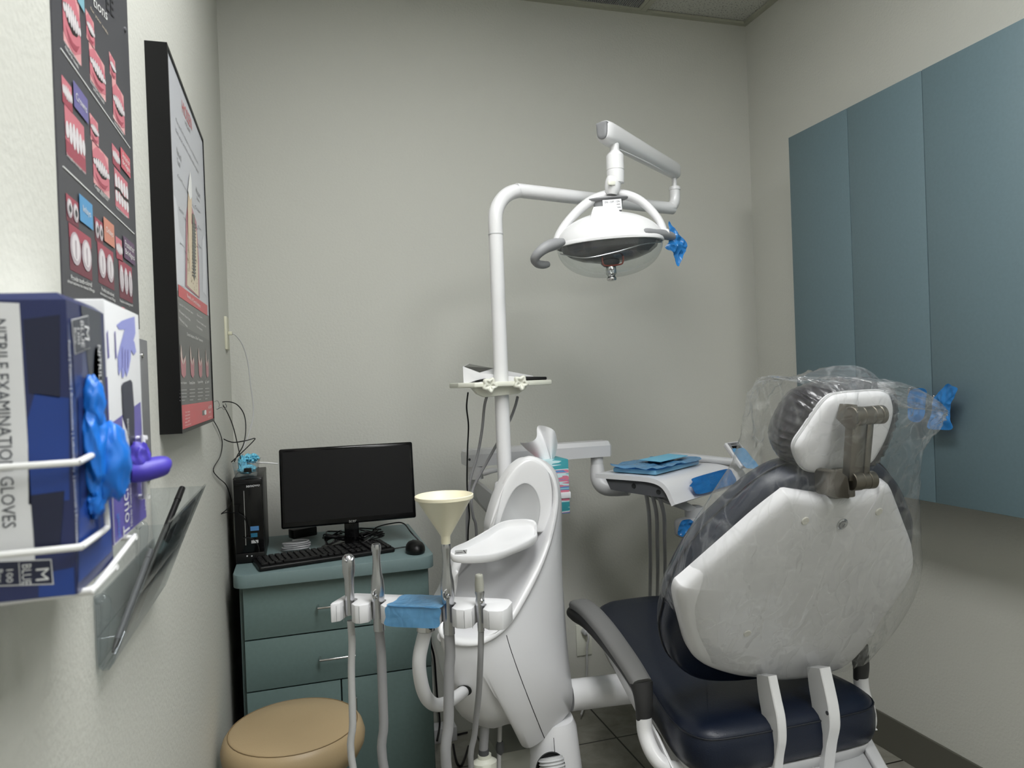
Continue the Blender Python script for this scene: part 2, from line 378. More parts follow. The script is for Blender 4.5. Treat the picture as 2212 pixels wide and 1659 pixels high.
def sheet(outline, nrm, amp, seed, thick=.0006, sub=5, sag=0):
    """crumpled film: closed outline filled by concentric rings, displaced along nrm"""
    O = [Vec(p) for p in cat([tuple(p) for p in outline], sub, True)]; c = sum(O, Vec())/len(O); n = Vec(nrm).normalized()
    rings = []
    K = 9
    for k in range(K+1):
        s = 1-k/K*.999
        rings.append([c+(p-c)*s for p in O])
    def disp(p): return p + n*(amp*(noise.noise(p*28+Vec((seed, 0, 0)))*1.2 - abs(noise.noise(p*55+Vec((0, seed, 0))))*1.1 + .4) + sag)
    A = [[disp(p) for p in r] for r in rings]; Bk = [[p-n*thick for p in r] for r in A]
    g = G(); g.loft(A[::-1], False, False); g.loft([A[0], Bk[0]], False, False); g.loft(Bk, False, False)
    return g
def film(name, pxs, plane, amp, seed, mt, label, nrm=None, lift=.006):
    pts = [V(x, y, **plane) for x, y in pxs]
    if nrm is None: nrm = Vec((-1, 0, 0)) if 'X' in plane else Vec((0, -1, 0)) if 'Y' in plane else Vec((0, 0, 1))
    pts = [p+Vec(nrm)*lift for p in pts]
    g = sheet(pts, nrm, amp, seed)
    return mk(name, g, mt, label=label, cat_='film', ang=25, group='blue barrier films')
film('barrier_film', [(2022, 860), (2034, 845), (2051, 829), (2062, 833), (2073, 840), (2064, 861), (2058, 875), (2056, 900), (2060, 926), (2034, 928), (2008, 924), (2014, 900), (2020, 880)], dict(X=CX-.031), .006, 3, 'filmd', 'large crinkled blue film wrapped round the right-hand cupboard handle on the wall')
film('barrier_film', [(1966, 852), (1976, 840), (2003, 841), (2003, 870), (2001, 900), (1985, 912), (1966, 900)], dict(X=CX-.031), .005, 8, 'filmd', 'smaller blue film on the cupboard handle partly behind the clear bag')
# ---------------------------------------------------------------- left wall poster of dental restorations
PX = XL+.0015
def prl(xl, yt, xr, yb, X):
    a = V(xl, yt, X=X); b = V(xl, yb, X=X); c = V(xr, yb, X=X); return (a.y, c.y, b.z, a.z)
pal = {'pd': (70, 70, 76), 'pink': (203, 118, 130), 'pinkd': (160, 72, 88), 'pinkl': (222, 160, 162), 'tooth': (222, 216, 218), 'toothd': (190, 178, 184), 'black': (28, 20, 24), 'whitet': (232, 232, 230),
       'purple': (110, 104, 158), 'rose': (204, 100, 112), 'cyan': (130, 180, 196), 'skyb': (84, 152, 200), 'orange': (206, 138, 118), 'plum': (100, 76, 104), 'maroon': (112, 52, 66), 'ink': (46, 46, 52), 'cream': (206, 190, 170), 'metal': (96, 96, 100)}
pm = {k: mat('print_'+k, v, .4) for k, v in pal.items()}
pk = list(pal.keys()); PI_ = {k: i for i, k in enumerate(pk)}
class Print:
    def __init__(s, X): s.g = G(); s.X = X
    def poly(s, R, uv, m, ly=1):
        y0, y1, z0, z1 = R
        s.g.poly([(s.X+ly*.00025, y0+(y1-y0)*u, z0+(z1-z0)*v) for u, v in uv], PI_[m])
    def rect(s, R, m, ly=1): s.poly(R, [(0, 0), (1, 0), (1, 1), (0, 1)], m, ly)
    def ell(s, R, cu, cv, ru, rv, m, ly=2, n=18): s.poly(R, [(min(1, max(0, cu+ru*math.cos(2*PI*i/n))), min(1, max(0, cv+rv*math.sin(2*PI*i/n)))) for i in range(n)], m, ly)
    def text(s, body, p, q, hpx, m='whitet', ly=3):
        a = V(*p, X=s.X); b = V(*q, X=s.X); c = V(p[0], p[1]-hpx, X=s.X); z = (a.z+b.z)/2
        gtext(s.g, body, (s.X+ly*.00025, a.y, a.z), (0, b.y-a.y, b.z-a.z), (0, 0, c.z-a.z), PI_[m])
def lips(P, R):
    P.rect(R, 'pinkl', 1); P.poly(R, [(0, .15), (0, .75), (.3, .98), (.5, .93), (.7, .98), (1, .72), (1, .2), (.6, .02), (.4, .02)], 'pink', 2)
    P.poly(R, [(0, .58), (.25, .66), (.5, .68), (.75, .66), (1, .58), (.75, .36), (.5, .30), (.25, .36)], 'black', 3)
    k = 8
    for i in range(k):
        u = (i+.5)/k; h = .17-.24*(u-.5)**2*2.2
        P.ell(R, u, .52+.02*math.sin(PI*u), .5/k*.98, h, 'tooth', 4, 10)
    P.poly(R, [(.1, .28), (.3, .1), (.5, .07), (.7, .1), (.9, .28), (.7, .2), (.5, .17), (.3, .2)], 'pinkd', 3)
def gums(P, R, two=False):
    P.rect(R, 'pink', 1)
    if two:
        P.poly(R, [(0, .42), (0, .5), (.3, .56), (.6, .48), (1, .52), (1, .44), (.6, .40), (.3, .48)], 'black', 3)
        for i in range(5):
            P.ell(R, (i+.5)/5, .68, .095, .2, 'tooth', 2, 10); P.ell(R, (i+.5)/5, .3, .095, .17, 'tooth', 2, 10)
    else:
        P.poly(R, [(0, .0), (1, 0), (1, .3), (0, .3)], 'pinkd', 2)
        for i in range(6): P.ell(R, (i+.5)/6, .52, .083, .3-.05*abs(i-2.5), 'tooth', 3, 10)
def molars(P, R, k=2, dark=False):
    P.rect(R, 'maroon', 1); P.poly(R, [(0, .7), (1, .75), (1, 1), (0, 1)], 'pinkd', 2)
    for i in range(k):
        u = (i+.5)/k; P.ell(R, u, .52, .46/k, .36, 'toothd', 3, 16); P.ell(R, u, .54, .34/k, .29, 'tooth', 4, 16)
        P.poly(R, [(u-.02, .3), (u+.02, .3), (u+.03, .7), (u-.03, .7)], 'metal' if dark else 'toothd', 5)
        if dark: P.ell(R, u, .5, .22/k, .14, 'metal', 5, 8)
sheetG = G()
Yp0, Yp1, Zp1, Zp0 = .782, 1.133, 2.02, 1.362
nn = 14
fr_ = []; bk_ = []
for i in range(nn+1):      # soft vinyl sheet, slightly curling off the wall at its right edge
    y = Yp0+(Yp1-Yp0)*i/nn; dx = .0006
    fr_.append(y)
P = Print(PX)
P.g.bb((XL-.0004, Yp0, Zp0), (PX, Yp1, Zp1), mi=PI_['pd'])
c1 = [((131, -60, 173, 77), lips), ((184, 17, 203, 77), lips), ((191, 85, 226, 165), lips), ((235, 110, 249, 155), lips), ((241, 165, 268, 250), lips),
      ((132, 160, 155, 216), gums), ((138, 222, 183, 328), gums), ((193, 243, 212, 297), lips), ((198, 300, 235, 390), lips), ((241, 308, 258, 350), gums),
      ((141, 416, 169, 473), lambda P, R: molars(P, R, 2, True)), ((147, 480, 198, 580), molars), ((203, 467, 222, 518), lambda P, R: molars(P, R, 2, True)), ((209, 520, 246, 608), molars),
      ((249, 509, 264, 556), gums), ((255, 558, 286, 640), lambda P, R: (molars(P, R, 3)))]
for q, fn in c1: fn(P, prl(*q, X=PX))
R = prl(246, 360, 277, 440, X=PX); gums(P, R, True)
for q, m_, tx in (((155, 172, 187, 226), 'purple', [('Crowns', .12, .35, .76, .3)]), ((258, 316, 279, 358), 'rose', [('Anterior', .12, .55, .8, .3), ('Bridges', .12, .15, .8, .32)]), ((168, 417, 198, 474), 'skyb', [('Inlays', .22, .35, .6, .32)]),
                  ((221, 467, 245, 518), 'orange', [('Onlays', .15, .35, .7, .32)]), ((264, 508, 289, 555), 'plum', [('Posterior', .1, .55, .84, .3), ('Bridges', .1, .15, .84, .32)]), ((163, -60, 179, -2), 'cyan', [])):
    R = prl(*q, X=PX); P.rect(R, m_, 5); y0, y1, z0, z1 = R
    for s_, u, v, du, dv in tx: gtext(P.g, s_, (PX+.0017, y0+(y1-y0)*u, z0+(z1-z0)*v), (0, (y1-y0)*du, 0), (0, 0, (z1-z0)*dv), PI_['whitet'])
for a, b_ in (((130, 100), (280, 323)), ((135, 360), (289, 505))):
    a = V(*a, X=PX); b_ = V(*b_, X=PX); z = (a.z+b_.z)/2; P.g.bb((PX, a.y, z-.0007), (PX+.0008, b_.y, z+.0007), mi=PI_['whitet'])
for s_, p, q, h in (('Close gaps between', (136, 92), (172, 145), 9), ('natural teeth', (139, 104), (168, 150), 9), ('Reshape uneven', (194, 180), (226, 222), 8), ('and worn teeth', (200, 194), (224, 226), 8), ('Brighten and renew', (243, 255), (268, 290), 7), ('discolored teeth', (246, 266), (266, 293), 7),
                    ('Strengthen damaged teeth', (142, 338), (184, 380), 9), ('Cover discolored', (203, 405), (234, 432), 8), ('and chipped teeth', (208, 414), (232, 437), 7), ('Replace missing teeth', (250, 452), (275, 474), 7),
                    ('Provide tooth-colored', (152, 604), (197, 620), 11), ('alternatives to metal fillings', (144, 612), (203, 634), 10), ('Provide tooth-colored', (218, 628), (245, 642), 9), ('alternative to metal fillings', (215, 638), (248, 654), 9), ('Replace a missing tooth', (258, 654), (286, 665), 8)):
    P.text(s_, p, q, h)
a = V(196, -6, X=PX); 
P.text('tions', (200, 12), (231, 45), 22, 'whitet'); P.text('EE', (229, 20), (246, 40), 34, 'ink'); P.text('for your smile', (194, 22), (232, 78), 9, 'cream')
R = prl(262, 662, 269, 676, X=PX); P.rect(R, 'rose', 2); P.text('PATIENT', (272, 676), (290, 684), 7)
P.g.lathe([(.004, 0), (.0035, .002), (.001, .003)], V(269, 64, X=PX), (1, 0, 0), 12, PI_['metal'])
mk('dental_poster', P.g, [pm[k] for k in pk], label='dark vinyl poster of teeth photos pinned to the left wall above the glove boxes', cat_='poster', smooth=False)
# ---------------------------------------------------------------- framed implant chart
FX = -.1795; fy0, fy1, fz0, fz1 = 1.262, 1.735, 1.205, 1.828
t = thing('framed_chart', 'tall implant chart in a deep black frame on the left wall beside the corner', 'framed chart', (XL, (fy0+fy1)/2, fz0))
g = G(); bw = .006
g.bb((XL-.0004, fy0, fz0), (FX+.002, fy0+bw, fz1)); g.bb((XL-.0004, fy1-bw, fz0), (FX+.002, fy1, fz1)); g.bb((XL-.0004, fy0+bw, fz0), (FX+.002, fy1-bw, fz0+bw)); g.bb((XL-.0004, fy0+bw, fz1-bw), (FX+.002, fy1-bw, fz1))
mk('frame', g, 'black', t, smooth=False)
pal = {'bg': (186, 188, 194), 'cloud': (206, 208, 214), 'red': (196, 58, 70), 'inkd': (60, 60, 66), 'g1': (98, 99, 98), 'g2': (72, 73, 74), 'whitet': (232, 232, 230), 'root': (214, 190, 158), 'bone': (212, 198, 172), 'gum': (170, 104, 118), 'screw': (88, 92, 80), 'jaw': (170, 98, 108), 'jawl': (206, 190, 180), 'dot': (172, 150, 120), 'lgt': (150, 151, 152)}
pm2 = {k: mat('chart_'+k, v, .3) for k, v in pal.items()}; pk2 = list(pal); PI_ = {k: i for i, k in enumerate(pk2)}
P = Print(FX); P.g.bb((XL+.001, fy0+bw, fz0+bw), (FX, fy1-bw, fz1-bw), mi=PI_['bg'])
F0 = (fy0+bw, fy1-bw, fz0+bw, fz1-bw)
def zy(px, py): p = V(px, py, X=FX); return ((p.y-F0[0])/(F0[1]-F0[0]), (p.z-F0[2])/(F0[3]-F0[2]))
def band(y0l, y1l, m_, ly=1):
    v0 = zy(378, y0l)[1]; v1 = zy(378, y1l)[1]; P.poly(F0, [(0, v1), (1, v1), (1, v0), (0, v0)], m_, ly)
band(623, 695, 'g1'); band(695, 878, 'g2'); P.poly(F0, [(0, 0), (1, 0), (1, zy(388, 876)[1]), (0, zy(388, 876)[1])], 'red', 2)
P.poly(F0, [zy(384, 614), zy(447, 660), zy(447, 682), zy(385, 640)], 'red', 3)
# clouds / pale ghost forms
P.poly(F0, [zy(372, 415), zy(380, 430), zy(388, 500), zy(396, 520), zy(398, 620), zy(380, 612)], 'cloud', 1); P.poly(F0, [zy(436, 520), zy(441, 505), zy(444, 540), zy(446, 640), zy(438, 630)], 'cloud', 1)
# tooth with root and implant in bone
P.poly(F0, [zy(401, 470), zy(405, 440), zy(410, 430), zy(416, 455), zy(424, 480), zy(429, 560), zy(431, 645), zy(400, 618)], 'gum', 2)
P.poly(F0, [zy(404, 540), zy(405, 470), zy(424, 500), zy(427, 570), zy(428, 640), zy(403, 616)], 'bone', 3)
for i in range(60):
    x_ = random.uniform(404, 427); P.ell(F0, *zy(x_, random.uniform(520+(x_-404)*.8, 610+(x_-404)*1.1)), .006, .003, 'dot', 4, 6)
P.poly(F0, [zy(404, 440), zy(406, 400), zy(409, 372), zy(412, 396), zy(413, 440), zy(412, 500), zy(411, 585), zy(408, 585), zy(405, 500)], 'root', 5)
P.poly(F0, [zy(404, 412), zy(406, 392), zy(409, 370), zy(412, 392), zy(413, 425), zy(409, 432)], 'whitet', 6)
P.poly(F0, [zy(414, 460), zy(419, 465), zy(421, 520), zy(420, 600), zy(418, 608), zy(415, 560)], 'screw', 5)
for yy in range(480, 596, 7): P.poly(F0, [zy(414, yy), zy(421.5, yy+4), zy(421.5, yy+7), zy(414, yy+3)], 'inkd', 6)
P.text('HIOSSEN', (393, 243), (414, 283), 26, 'red'); P.text('IMPLANT', (399, 268), (411, 290), 8, 'inkd')
P.text('The perfect solution to a missing tooth.', (379, 263), (428, 358), 9, 'inkd'); P.text('Get your perfect smile with implant', (379, 285), (429, 378), 9, 'inkd')
P.text('Natural', (381, 331), (391, 350), 14, 'inkd'); P.text('Tooth', (382, 352), (389, 364), 12, 'inkd'); P.text('Hiossen', (423, 415), (432, 430), 12, 'inkd'); P.text('Implant', (425, 432), (431, 441), 8, 'inkd')
for (p, q, s_, li) in (((383, 381), (394, 396), 'Crown', (394, 396, 408, 422)), ((386, 452), (396, 464), 'Gum line', (396, 468, 402, 478)), ((388, 527), (398, 538), 'Jaw bone', (398, 540, 402, 548)), ((421, 448), (432, 462), 'Crown', (415, 440, 421, 452)), ((427, 492), (434, 500), 'Gum', (420, 486, 427, 495)), ((427, 530), (434, 540), 'Implant', (420, 528, 427, 534))):
    P.text(s_, p, q, 6, 'inkd'); P.poly(F0, [zy(li[0], li[1]), zy(li[2], li[3]), zy(li[2], li[3]+1.2), zy(li[0], li[1]+1.2)], 'inkd', 3)
P.text('Benefits of Dental Implants', (403, 645), (432, 668), 11, 'whitet', 5)
for i, s_ in enumerate(('· Last for 10 and more years', '· Prevent bone loss', '· Natural look')): P.text(s_, (384, 658+i*15), (416-6*i, 680+i*14), 6, 'whitet', 4)
for i, s_ in enumerate(('· Easy care', '· Protect healthy teeth', '· No slipping')): P.text(s_, (423, 682+i*13), (436+(8 if i == 1 else 0), 690+i*13+(6 if i == 1 else 0)), 6, 'whitet', 4)
P.text('Dental Implants vs Other Treatments', (403, 727), (437, 741), 9, 'whitet', 4)
for i, (xa, xb) in enumerate(((387, 402), (408, 420), (426, 437), (442, 451))):
    R = prl(xa, 743+i*4, xb, 816, X=FX); y0, y1, z0, z1 = R
    P.poly(R, [(.15, 1), (.3, .9), (.4, .62), (.55, .55), (.95, .7), (1, .5), (.9, .1), (.5, 0), (.12, .1), (.05, .5)], 'jaw', 3)
    P.poly(R, [(.15, 1), (.22, .95), (.3, .6), (.45, .5), (.5, .4), (.3, .46), (.12, .55), (.05, .7)], 'jawl', 4); P.poly(R, [(.55, .5), (.72, .6), (.95, .72), (.9, .58), (.6, .42)], 'jawl', 4)
    s_ = ('Dental Implants', 'Removable Denture', 'Traditional Bridge', 'No Treatment')[i]
    P.text(s_, (xa, 831-i*.5), (xb, 831-i*1.5), 7, 'whitet', 4)
    for j in range(4): y_ = 842+j*7.5-i*1.2; P.poly(F0, [zy(xa, y_), zy(xb-(j == 3)*4, y_-.8), zy(xb-(j == 3)*4, y_+1.2), zy(xa, y_+2)], 'lgt', 4)
for i, s_ in enumerate(('Your implant', 'specialist', 'implant care', 'since 1997', 'all the care you need')): P.text(s_, (399, 893+i*7.2), (409+(2 if i == 4 else 0), 891+i*6.6), 4, 'whitet', 4)
R = prl(436, 887, 445, 898, X=FX); P.rect(R, 'g2', 3); P.ell(R, .75, .5, .3, .55, 'whitet', 4, 12); P.text('HIOSSEN', (449, 884), (456, 881), 7, 'whitet', 4); P.text('IMPLANT', (450, 893), (455, 891), 4, 'whitet', 4); P.text('smile again', (449, 903), (456, 900), 3, 'whitet', 4)
mk('printed_chart', P.g, [pm2[k] for k in pk2], t, smooth=False)
# ---------------------------------------------------------------- glove dispenser on the left wall
t = thing('glove_box_rack', 'white wire rack with a grey back plate holding two glove boxes on the left wall', 'rack', (XL, .63, 1.14))
a = V(312, 736, X=XL); b_ = V(300, 900, X=XL)
mk('back_plate', G().bb((XL-.0004, .50, 1.145), (XL+.0035, a.y, a.z), .001), 'grey', t, label='grey back plate')
mk('screw', G().lathe([(.004, 0), (.0035, .002), (.0015, .003)], (V(301, 768, X=XL).x+.003, V(301, 768, X=XL).y, V(301, 768, X=XL).z), (1, 0, 0), 12), 'chrome', t)
wr = .0022
def pth(l): return [V(x, y, **p) for x, y, p in l]
Q1 = dict(Y=.512); Q2 = dict(X=-.1325)
def bent(g, pts, r, q=.006):
    """wire with tight bends: insert short chamfers at the corners"""
    out = [pts[0]]
    for i in range(1, len(pts)-1):
        a, b, c = pts[i-1], pts[i], pts[i+1]
        d1 = (a-b); d2 = (c-b); k1 = min(q, d1.length*.45); k2 = min(q, d2.length*.45); p = b+d1.normalized()*k1; s = b+d2.normalized()*k2
        out += [p, (p+b*2+s)/4, s]
    out.append(pts[-1]); g.tube(out, r, 10, 2); return g
wt1 = [Vec((XL+.002, .508, V(165, 999, **Q1).z))] + [Vec((-.1325, .512, V(165, 999, **Q1).z))] + pth([(216, 975, Q2), (232, 1140, Q2)]) + [Vec((-.1325, .512, V(172, 1182, **Q1).z)), Vec((XL+.002, .508, V(172, 1182, **Q1).z))]
mk('wire', bent(G(), wt1, wr), 'wire', t)
e = V(308, 944, X=-.1325); e2 = V(313, 1074, X=-.1325)
mk('wire', bent(G(), [Vec((XL+.002, e.y+.012, e.z-.003)), Vec((-.1325, e.y+.004, e.z-.001)), e, e2, Vec((-.1325, e2.y+.004, e2.z)), Vec((XL+.002, e2.y+.014, e2.z+.002))], wr, .003), 'wire', t)
p_ = V(190, 1222, X=-.134); q_ = V(222, 1219, X=-.134); r_ = V(291, 1160, X=-.134)
mk('wire', bent(G(), [Vec((XL+.002, p_.y-.004, 1.143)), Vec((-.1345, p_.y, 1.1445)), Vec((-.1345, (p_.y+q_.y)/2, 1.1425)), Vec((-.1345, r_.y, 1.1515)), Vec((XL+.002, r_.y+.004, 1.1515))], wr, .004), 'wire', t)
mk('wire', bent(G(), [Vec((XL+.002, .535, 1.1425)), Vec((-.134, .535, 1.1425)), Vec((-.134, .60, 1.1435)), Vec((XL+.002, .60, 1.1435))], wr, .004), 'wire', t)
M['boxnavy'] = mat('navy_card', (34, 44, 92), .35); M['boxblue'] = mat('blue_card', (26, 62, 140), .35); M['boxslate'] = mat('slate_card', (62, 72, 112), .3); M['boxwhite'] = mat('white_card', (226, 227, 230), .4)
M['boxdk'] = mat('dark_navy_card', (22, 28, 58), .35); M['boxpur'] = mat('violet_card', (98, 90, 170), .35); M['boxlil'] = mat('lilac_print', (150, 156, 222), .4); M['boxgt'] = mat('grey_print', (70, 74, 84), .4); M['boxcy'] = mat('blue_print', (60, 130, 210), .4)
def box(name, y0, y1, z0, z1, xs, m, **k): pass
x0, x1 = XL+.0036, -.1375
t = thing('glove_box', 'dark blue and silver box of nitrile gloves, nearest in the wall rack', 'glove box', (x1, .565, 1.145), 'glove boxes')
y0, y1, z0, z1 = .520, .613, 1.1455, 1.336
g = G()
g.loft([[(x0, y0, z0), (x1, y0, z0), (x1, y1, z0), (x0, y1, z0)], [(x0, y0, z1-.004), (x1, y0, z1-.004), (x1, y1, z1-.004), (x0, y1, z1-.004)], [(x0+.004, y0+.004, z1), (x1-.006, y0+.004, z1+.001), (x1-.006, y1-.004, z1+.001), (x0+.004, y1-.004, z1)]], True, False, 0)
g.poly([(x0+.004, y0+.004, z1), (x1-.006, y0+.004, z1+.001), (x1-.006, y1-.004, z1+.001), (x0+.004, y1-.004, z1)], 1)
c = mk('carton', g, ['boxnavy', 'boxwhite'], t, smooth=False)
# printing on the side that faces into the room, and on the front
ms = ['boxnavy', 'boxblue', 'boxslate', 'boxwhite', 'boxdk', 'boxgt', 'boxcy']
def fr(px, py): p = V(px, py, Y=y0-.0003); return p
def frp(g, pts, mi, ly=1): g.poly([Vec((min(x1, max(x0, V(px, py, Y=y0).x)), y0-ly*.00025, min(z1-.004, max(z0, V(px, py, Y=y0).z)))) for px, py in pts], mi)
def sdp(g, pts, mi, ly=1): g.poly([Vec((x1+ly*.00025, min(y1, max(y0, V(px, py, X=x1).y)), min(z1-.004, max(z0, V(px, py, X=x1).z)))) for px, py in pts], mi)
g = G()
frp(g, [(-120, 640), (42, 655), (78, 1245), (-120, 1262)], 3, 1)
frp(g, [(60, 905), (75, 850), (150, 860), (150, 1080), (62, 1090)], 1, 1); frp(g, [(66, 1070), (140, 1060), (130, 1180), (75, 1180)], 4, 2); frp(g, [(50, 690), (130, 680), (130, 860), (62, 850)], 4, 1); frp(g, [(84, 1240), (160, 1225), (163, 1290), (84, 1290)], 1, 2)
frp(g, [(-60, 1213), (112, 1207), (117, 1262), (-60, 1268)], 3, 3); frp(g, [(-60, 1215.5), (110, 1209.5), (114.5, 1259.5), (-60, 1265.5)], 4, 4)
frp(g, [(41.5, 1214), (43, 1214), (46, 1262), (44.5, 1262)], 3, 5); 
def ft(body, p, q, wpx, mi, ly=5):  # reads downwards on the front
    a = V(*p, Y=y0); b2 = V(*q, Y=y0); w = V(p[0]+wpx, p[1], Y=y0).x-a.x; yy = y0-ly*.00025
    gtext(g, body, (a.x, yy, a.z), (b2.x-a.x, 0, b2.z-a.z), (w, 0, 0), mi)
ft('NITRILE EXAMINATION GLOVES', (-16, 690), (6, 1141), 30, 5, 3)
ft('M', (79, 1228), (79, 1254), 28, 3); ft('BLUE', (49, 1219), (49, 1264), 20, 3); ft('100', (15, 1230), (15, 1258), 15, 3); ft('Box', (-6, 1230), (-6, 1258), 14, 3)
sdp(g, [(130, 700), (150, 690), (215, 640), (215, 1200), (160, 1275)], 2, 1)
sdp(g, [(172, 640), (214, 640), (226, 870), (196, 860)], 5, 2); sdp(g, [(170, 1000), (236, 960), (240, 1190), (168, 1260)], 1, 2); sdp(g, [(165, 860), (190, 850), (192, 1060), (172, 1100)], 0, 3); sdp(g, [(150, 700), (172, 690), (176, 800), (160, 860)], 0, 3)
def st(body, p, q, wpx, mi, ly=5):   # reads downwards on the room side
    a = V(*p, X=x1); b2 = V(*q, X=x1); w = V(p[0]+wpx, p[1], X=x1).y-a.y; xx = x1+ly*.00025
    gtext(g, body, (xx, a.y, a.z), (0, 0, b2.z-a.z), (0, w, 0), mi)
sdp(g, [(150, 690), (187, 681), (191, 752), (158, 766)], 3, 4); sdp(g, [(151, 692), (186, 683), (190, 751), (159, 764)], 5, 5)
st('M', (177, 703), (180, 734), 10, 3, 6); st('BLUE', (168, 692), (172, 750), 7, 3, 6); st('100', (161, 708), (163, 744), 5, 3, 6); st('Box', (154, 708), (156, 744), 5, 3, 6)
st('Food | Tattoo | Automotive | Laboratory | Janitorial | Processing', (142, 735), (156, 1190), 6, 3, 4)
st('NITRILE', (206, 745), (212, 832), 6, 3, 6)
mk('printing', g, ms, t, smooth=False)
g = G(); o = V(212, 925, X=x1)
g.lathe([(.0005, .0014), (.034, .0014)], (x1-.0005, o.y, o.z), (1, 0, 0), 28, 0, ex=.36, ey=1.72, xd=(0, 1, 0), cap=True)
mk('opening', g, 'seam', t, smooth=False)
g = G(); o = V(212, 960, X=x1+.006)
g.blob((x1+.004, o.y+.001, o.z-.002), (.0085, .016, .034), .28, 1.1, 3, 5); g.blob((x1+.011, o.y+.009, o.z-.014), (.012, .015, .026), .3, 1.2, 9, 4); g.blob((x1+.004, o.y-.003, o.z+.026), (.008, .008, .020), .25, 1.4, 5, 4); g.blob((x1+.003, o.y, o.z-.036), (.006, .010, .014), .3, 1.5, 6, 4)
mk('glove', g, 'blueglove', label='crumpled bright blue nitrile glove pulled halfway out of the nearest glove box', cat_='glove', ang=60, group='gloves pulled out of the boxes')
# second box
t = thing('glove_box', 'white and violet box of nitrile gloves, farther one in the wall rack', 'glove box', (x1, .69, 1.153), 'glove boxes')
y0, y1, z0, z1 = .622, .747, 1.1545, 1.3445; x1 = -.1385
mk('carton', G().bb((x0, y0, z0), (x1, y1, z1), .0015), 'boxwhite', t)
g = G()
def s2(pts, mi, ly=1, cl=True): g.poly([Vec((x1+ly*.00025, min(y1-.0015, max(y0+.0015, V(px, py, X=x1).y)), min(z1-.002, max(z0+.002, V(px, py, X=x1).z)))) for px, py in pts], mi)
s2([(226, 918), (303, 868), (325, 1110), (215, 1230), (190, 1230)], 0)
g.poly([(x1, y0-.0003, z0+.001), (x1, y0-.0003, z1-.06), (x0, y0-.0003, z1-.05), (x0, y0-.0003, z0+.001)], 0)
s2([(218, 716), (232, 712), (236, 772), (222, 774)], 0, 1)
# printed gloved hand
s2([(262, 693), (276, 688), (290, 684), (292, 720), (288, 735), (280, 732), (268, 712), (256, 712), (251, 702)], 2, 1)
s2([(268, 712), (281, 730), (289, 738), (293, 760), (288, 767), (282, 756), (281, 775), (277, 800), (272, 815), (270, 800), (266, 815), (262, 816), (261, 795), (256, 812), (254, 800), (253, 770), (259, 745)], 2, 2)
for q in (((262, 750), (262, 795)), ((268, 755), (268, 800)), ((274, 755), (274, 795))):
    s2([(q[0][0], q[0][1]), (q[0][0]+1, q[0][1]), (q[1][0]+1, q[1][1]), (q[1][0], q[1][1])], 0, 3)
s2([(261, 832), (264, 827), (280, 820), (284, 826), (288, 880), (289, 935), (290, 965), (286, 978), (280, 972), (272, 925), (264, 900)], 3, 3)
s2([(262, 900), (270, 925), (284, 955), (284, 970), (278, 1000), (275, 1022), (270, 1020), (266, 960)], 1, 2)
def ut(body, p, q, wpx, mi, ly=4):   # reads upwards
    a = V(*p, X=x1); b2 = V(*q, X=x1); w = V(p[0]-wpx, p[1], X=x1).y-a.y; xx = x1+ly*.00025
    gtext(g, body, (xx, a.y, a.z), (0, 0, b2.z-a.z), (0, w, 0), mi)
ut('TouchFlex', (278, 1152), (268, 968), 14, 1); ut('Nitrile Powder-Free Examination Gloves', (284, 1135), (270, 905), 5, 1); ut('Latex Free · Non Sterile · 100 Gloves', (313, 1100), (298, 905), 3, 1); ut('Single Use Only', (306, 1080), (296, 955), 3, 1); ut('small', (257, 1160), (253, 1110), 6, 4)
s2([(246, 716), (248, 716), (251, 774), (248, 774)], 0, 2); 
mk('printing', g, ['boxpur', 'boxwhite', 'boxlil', 'boxdk', 'boxcy'], t, smooth=False)
o = V(290, 1000, X=x1); g = G()
g.blob((x1+.006, o.y-.012, o.z+.003), (.009, .010, .016), .25, 1.3, 4, 4)
g.tube([(x1-.001, o.y-.015, o.z-.006), (x1+.006, o.y-.012, o.z-.006), (x1+.015, o.y-.006, o.z-.005), (x1+.024, o.y+.001, o.z-.004), (x1+.028, o.y+.003, o.z-.006)], [.0125, .014, .0135, .0115, .004], 14, 5, flat=(1, .72, (0, 0, 1)))
mk('glove', g, 'purpglove', label='violet nitrile glove cuff poking out of the farther glove box', cat_='glove', ang=60, group='gloves pulled out of the boxes')
# ---------------------------------------------------------------- clear acrylic leaflet holder
ya, yb = .846, 1.165; zb, zt = .985, 1.133; xo = -.134
t = thing('leaflet_holder', 'clear acrylic leaflet holder leaning out from the left wall under the glove boxes', 'leaflet holder', (XL, (ya+yb)/2, zb))
g = G(); th = .0022
prof = [(XL+.002, 1.06), (XL+.002, 1.02), (XL+.0025, zb+.006), (XL+.0065, zb), (XL+.0125, zb), (XL+.017, zb+.006), (XL+.045, zb+.075), (xo, zt)]
for (xa, za), (xb, zb_) in zip(prof[:-1], prof[1:]):
    d = Vec((xb-xa, 0, zb_-za)); n = Vec((-d.z, 0, d.x)).normalized()*th
    g.loft([[(xa, ya, za), (xa+n.x, ya, za+n.z), (xb+n.x, ya, zb_+n.z), (xb, ya, zb_)], [(xa, yb, za), (xa+n.x, yb, za+n.z), (xb+n.x, yb, zb_+n.z), (xb, yb, zb_)]])
mk('pocket', g, 'acryl', t, smooth=False)
for yy in (ya, yb-.002):
    mk('side_panel', G().prism([(XL+.003, yy, zb+.004), (XL+.012, yy, zb+.003), (XL+.018, yy, zb+.01), (XL+.045, yy, zb+.076), (xo-.001, yy, zt-.002), (XL+.0015, yy, zt)], (0, .002, 0)), 'acryl', t, smooth=False)
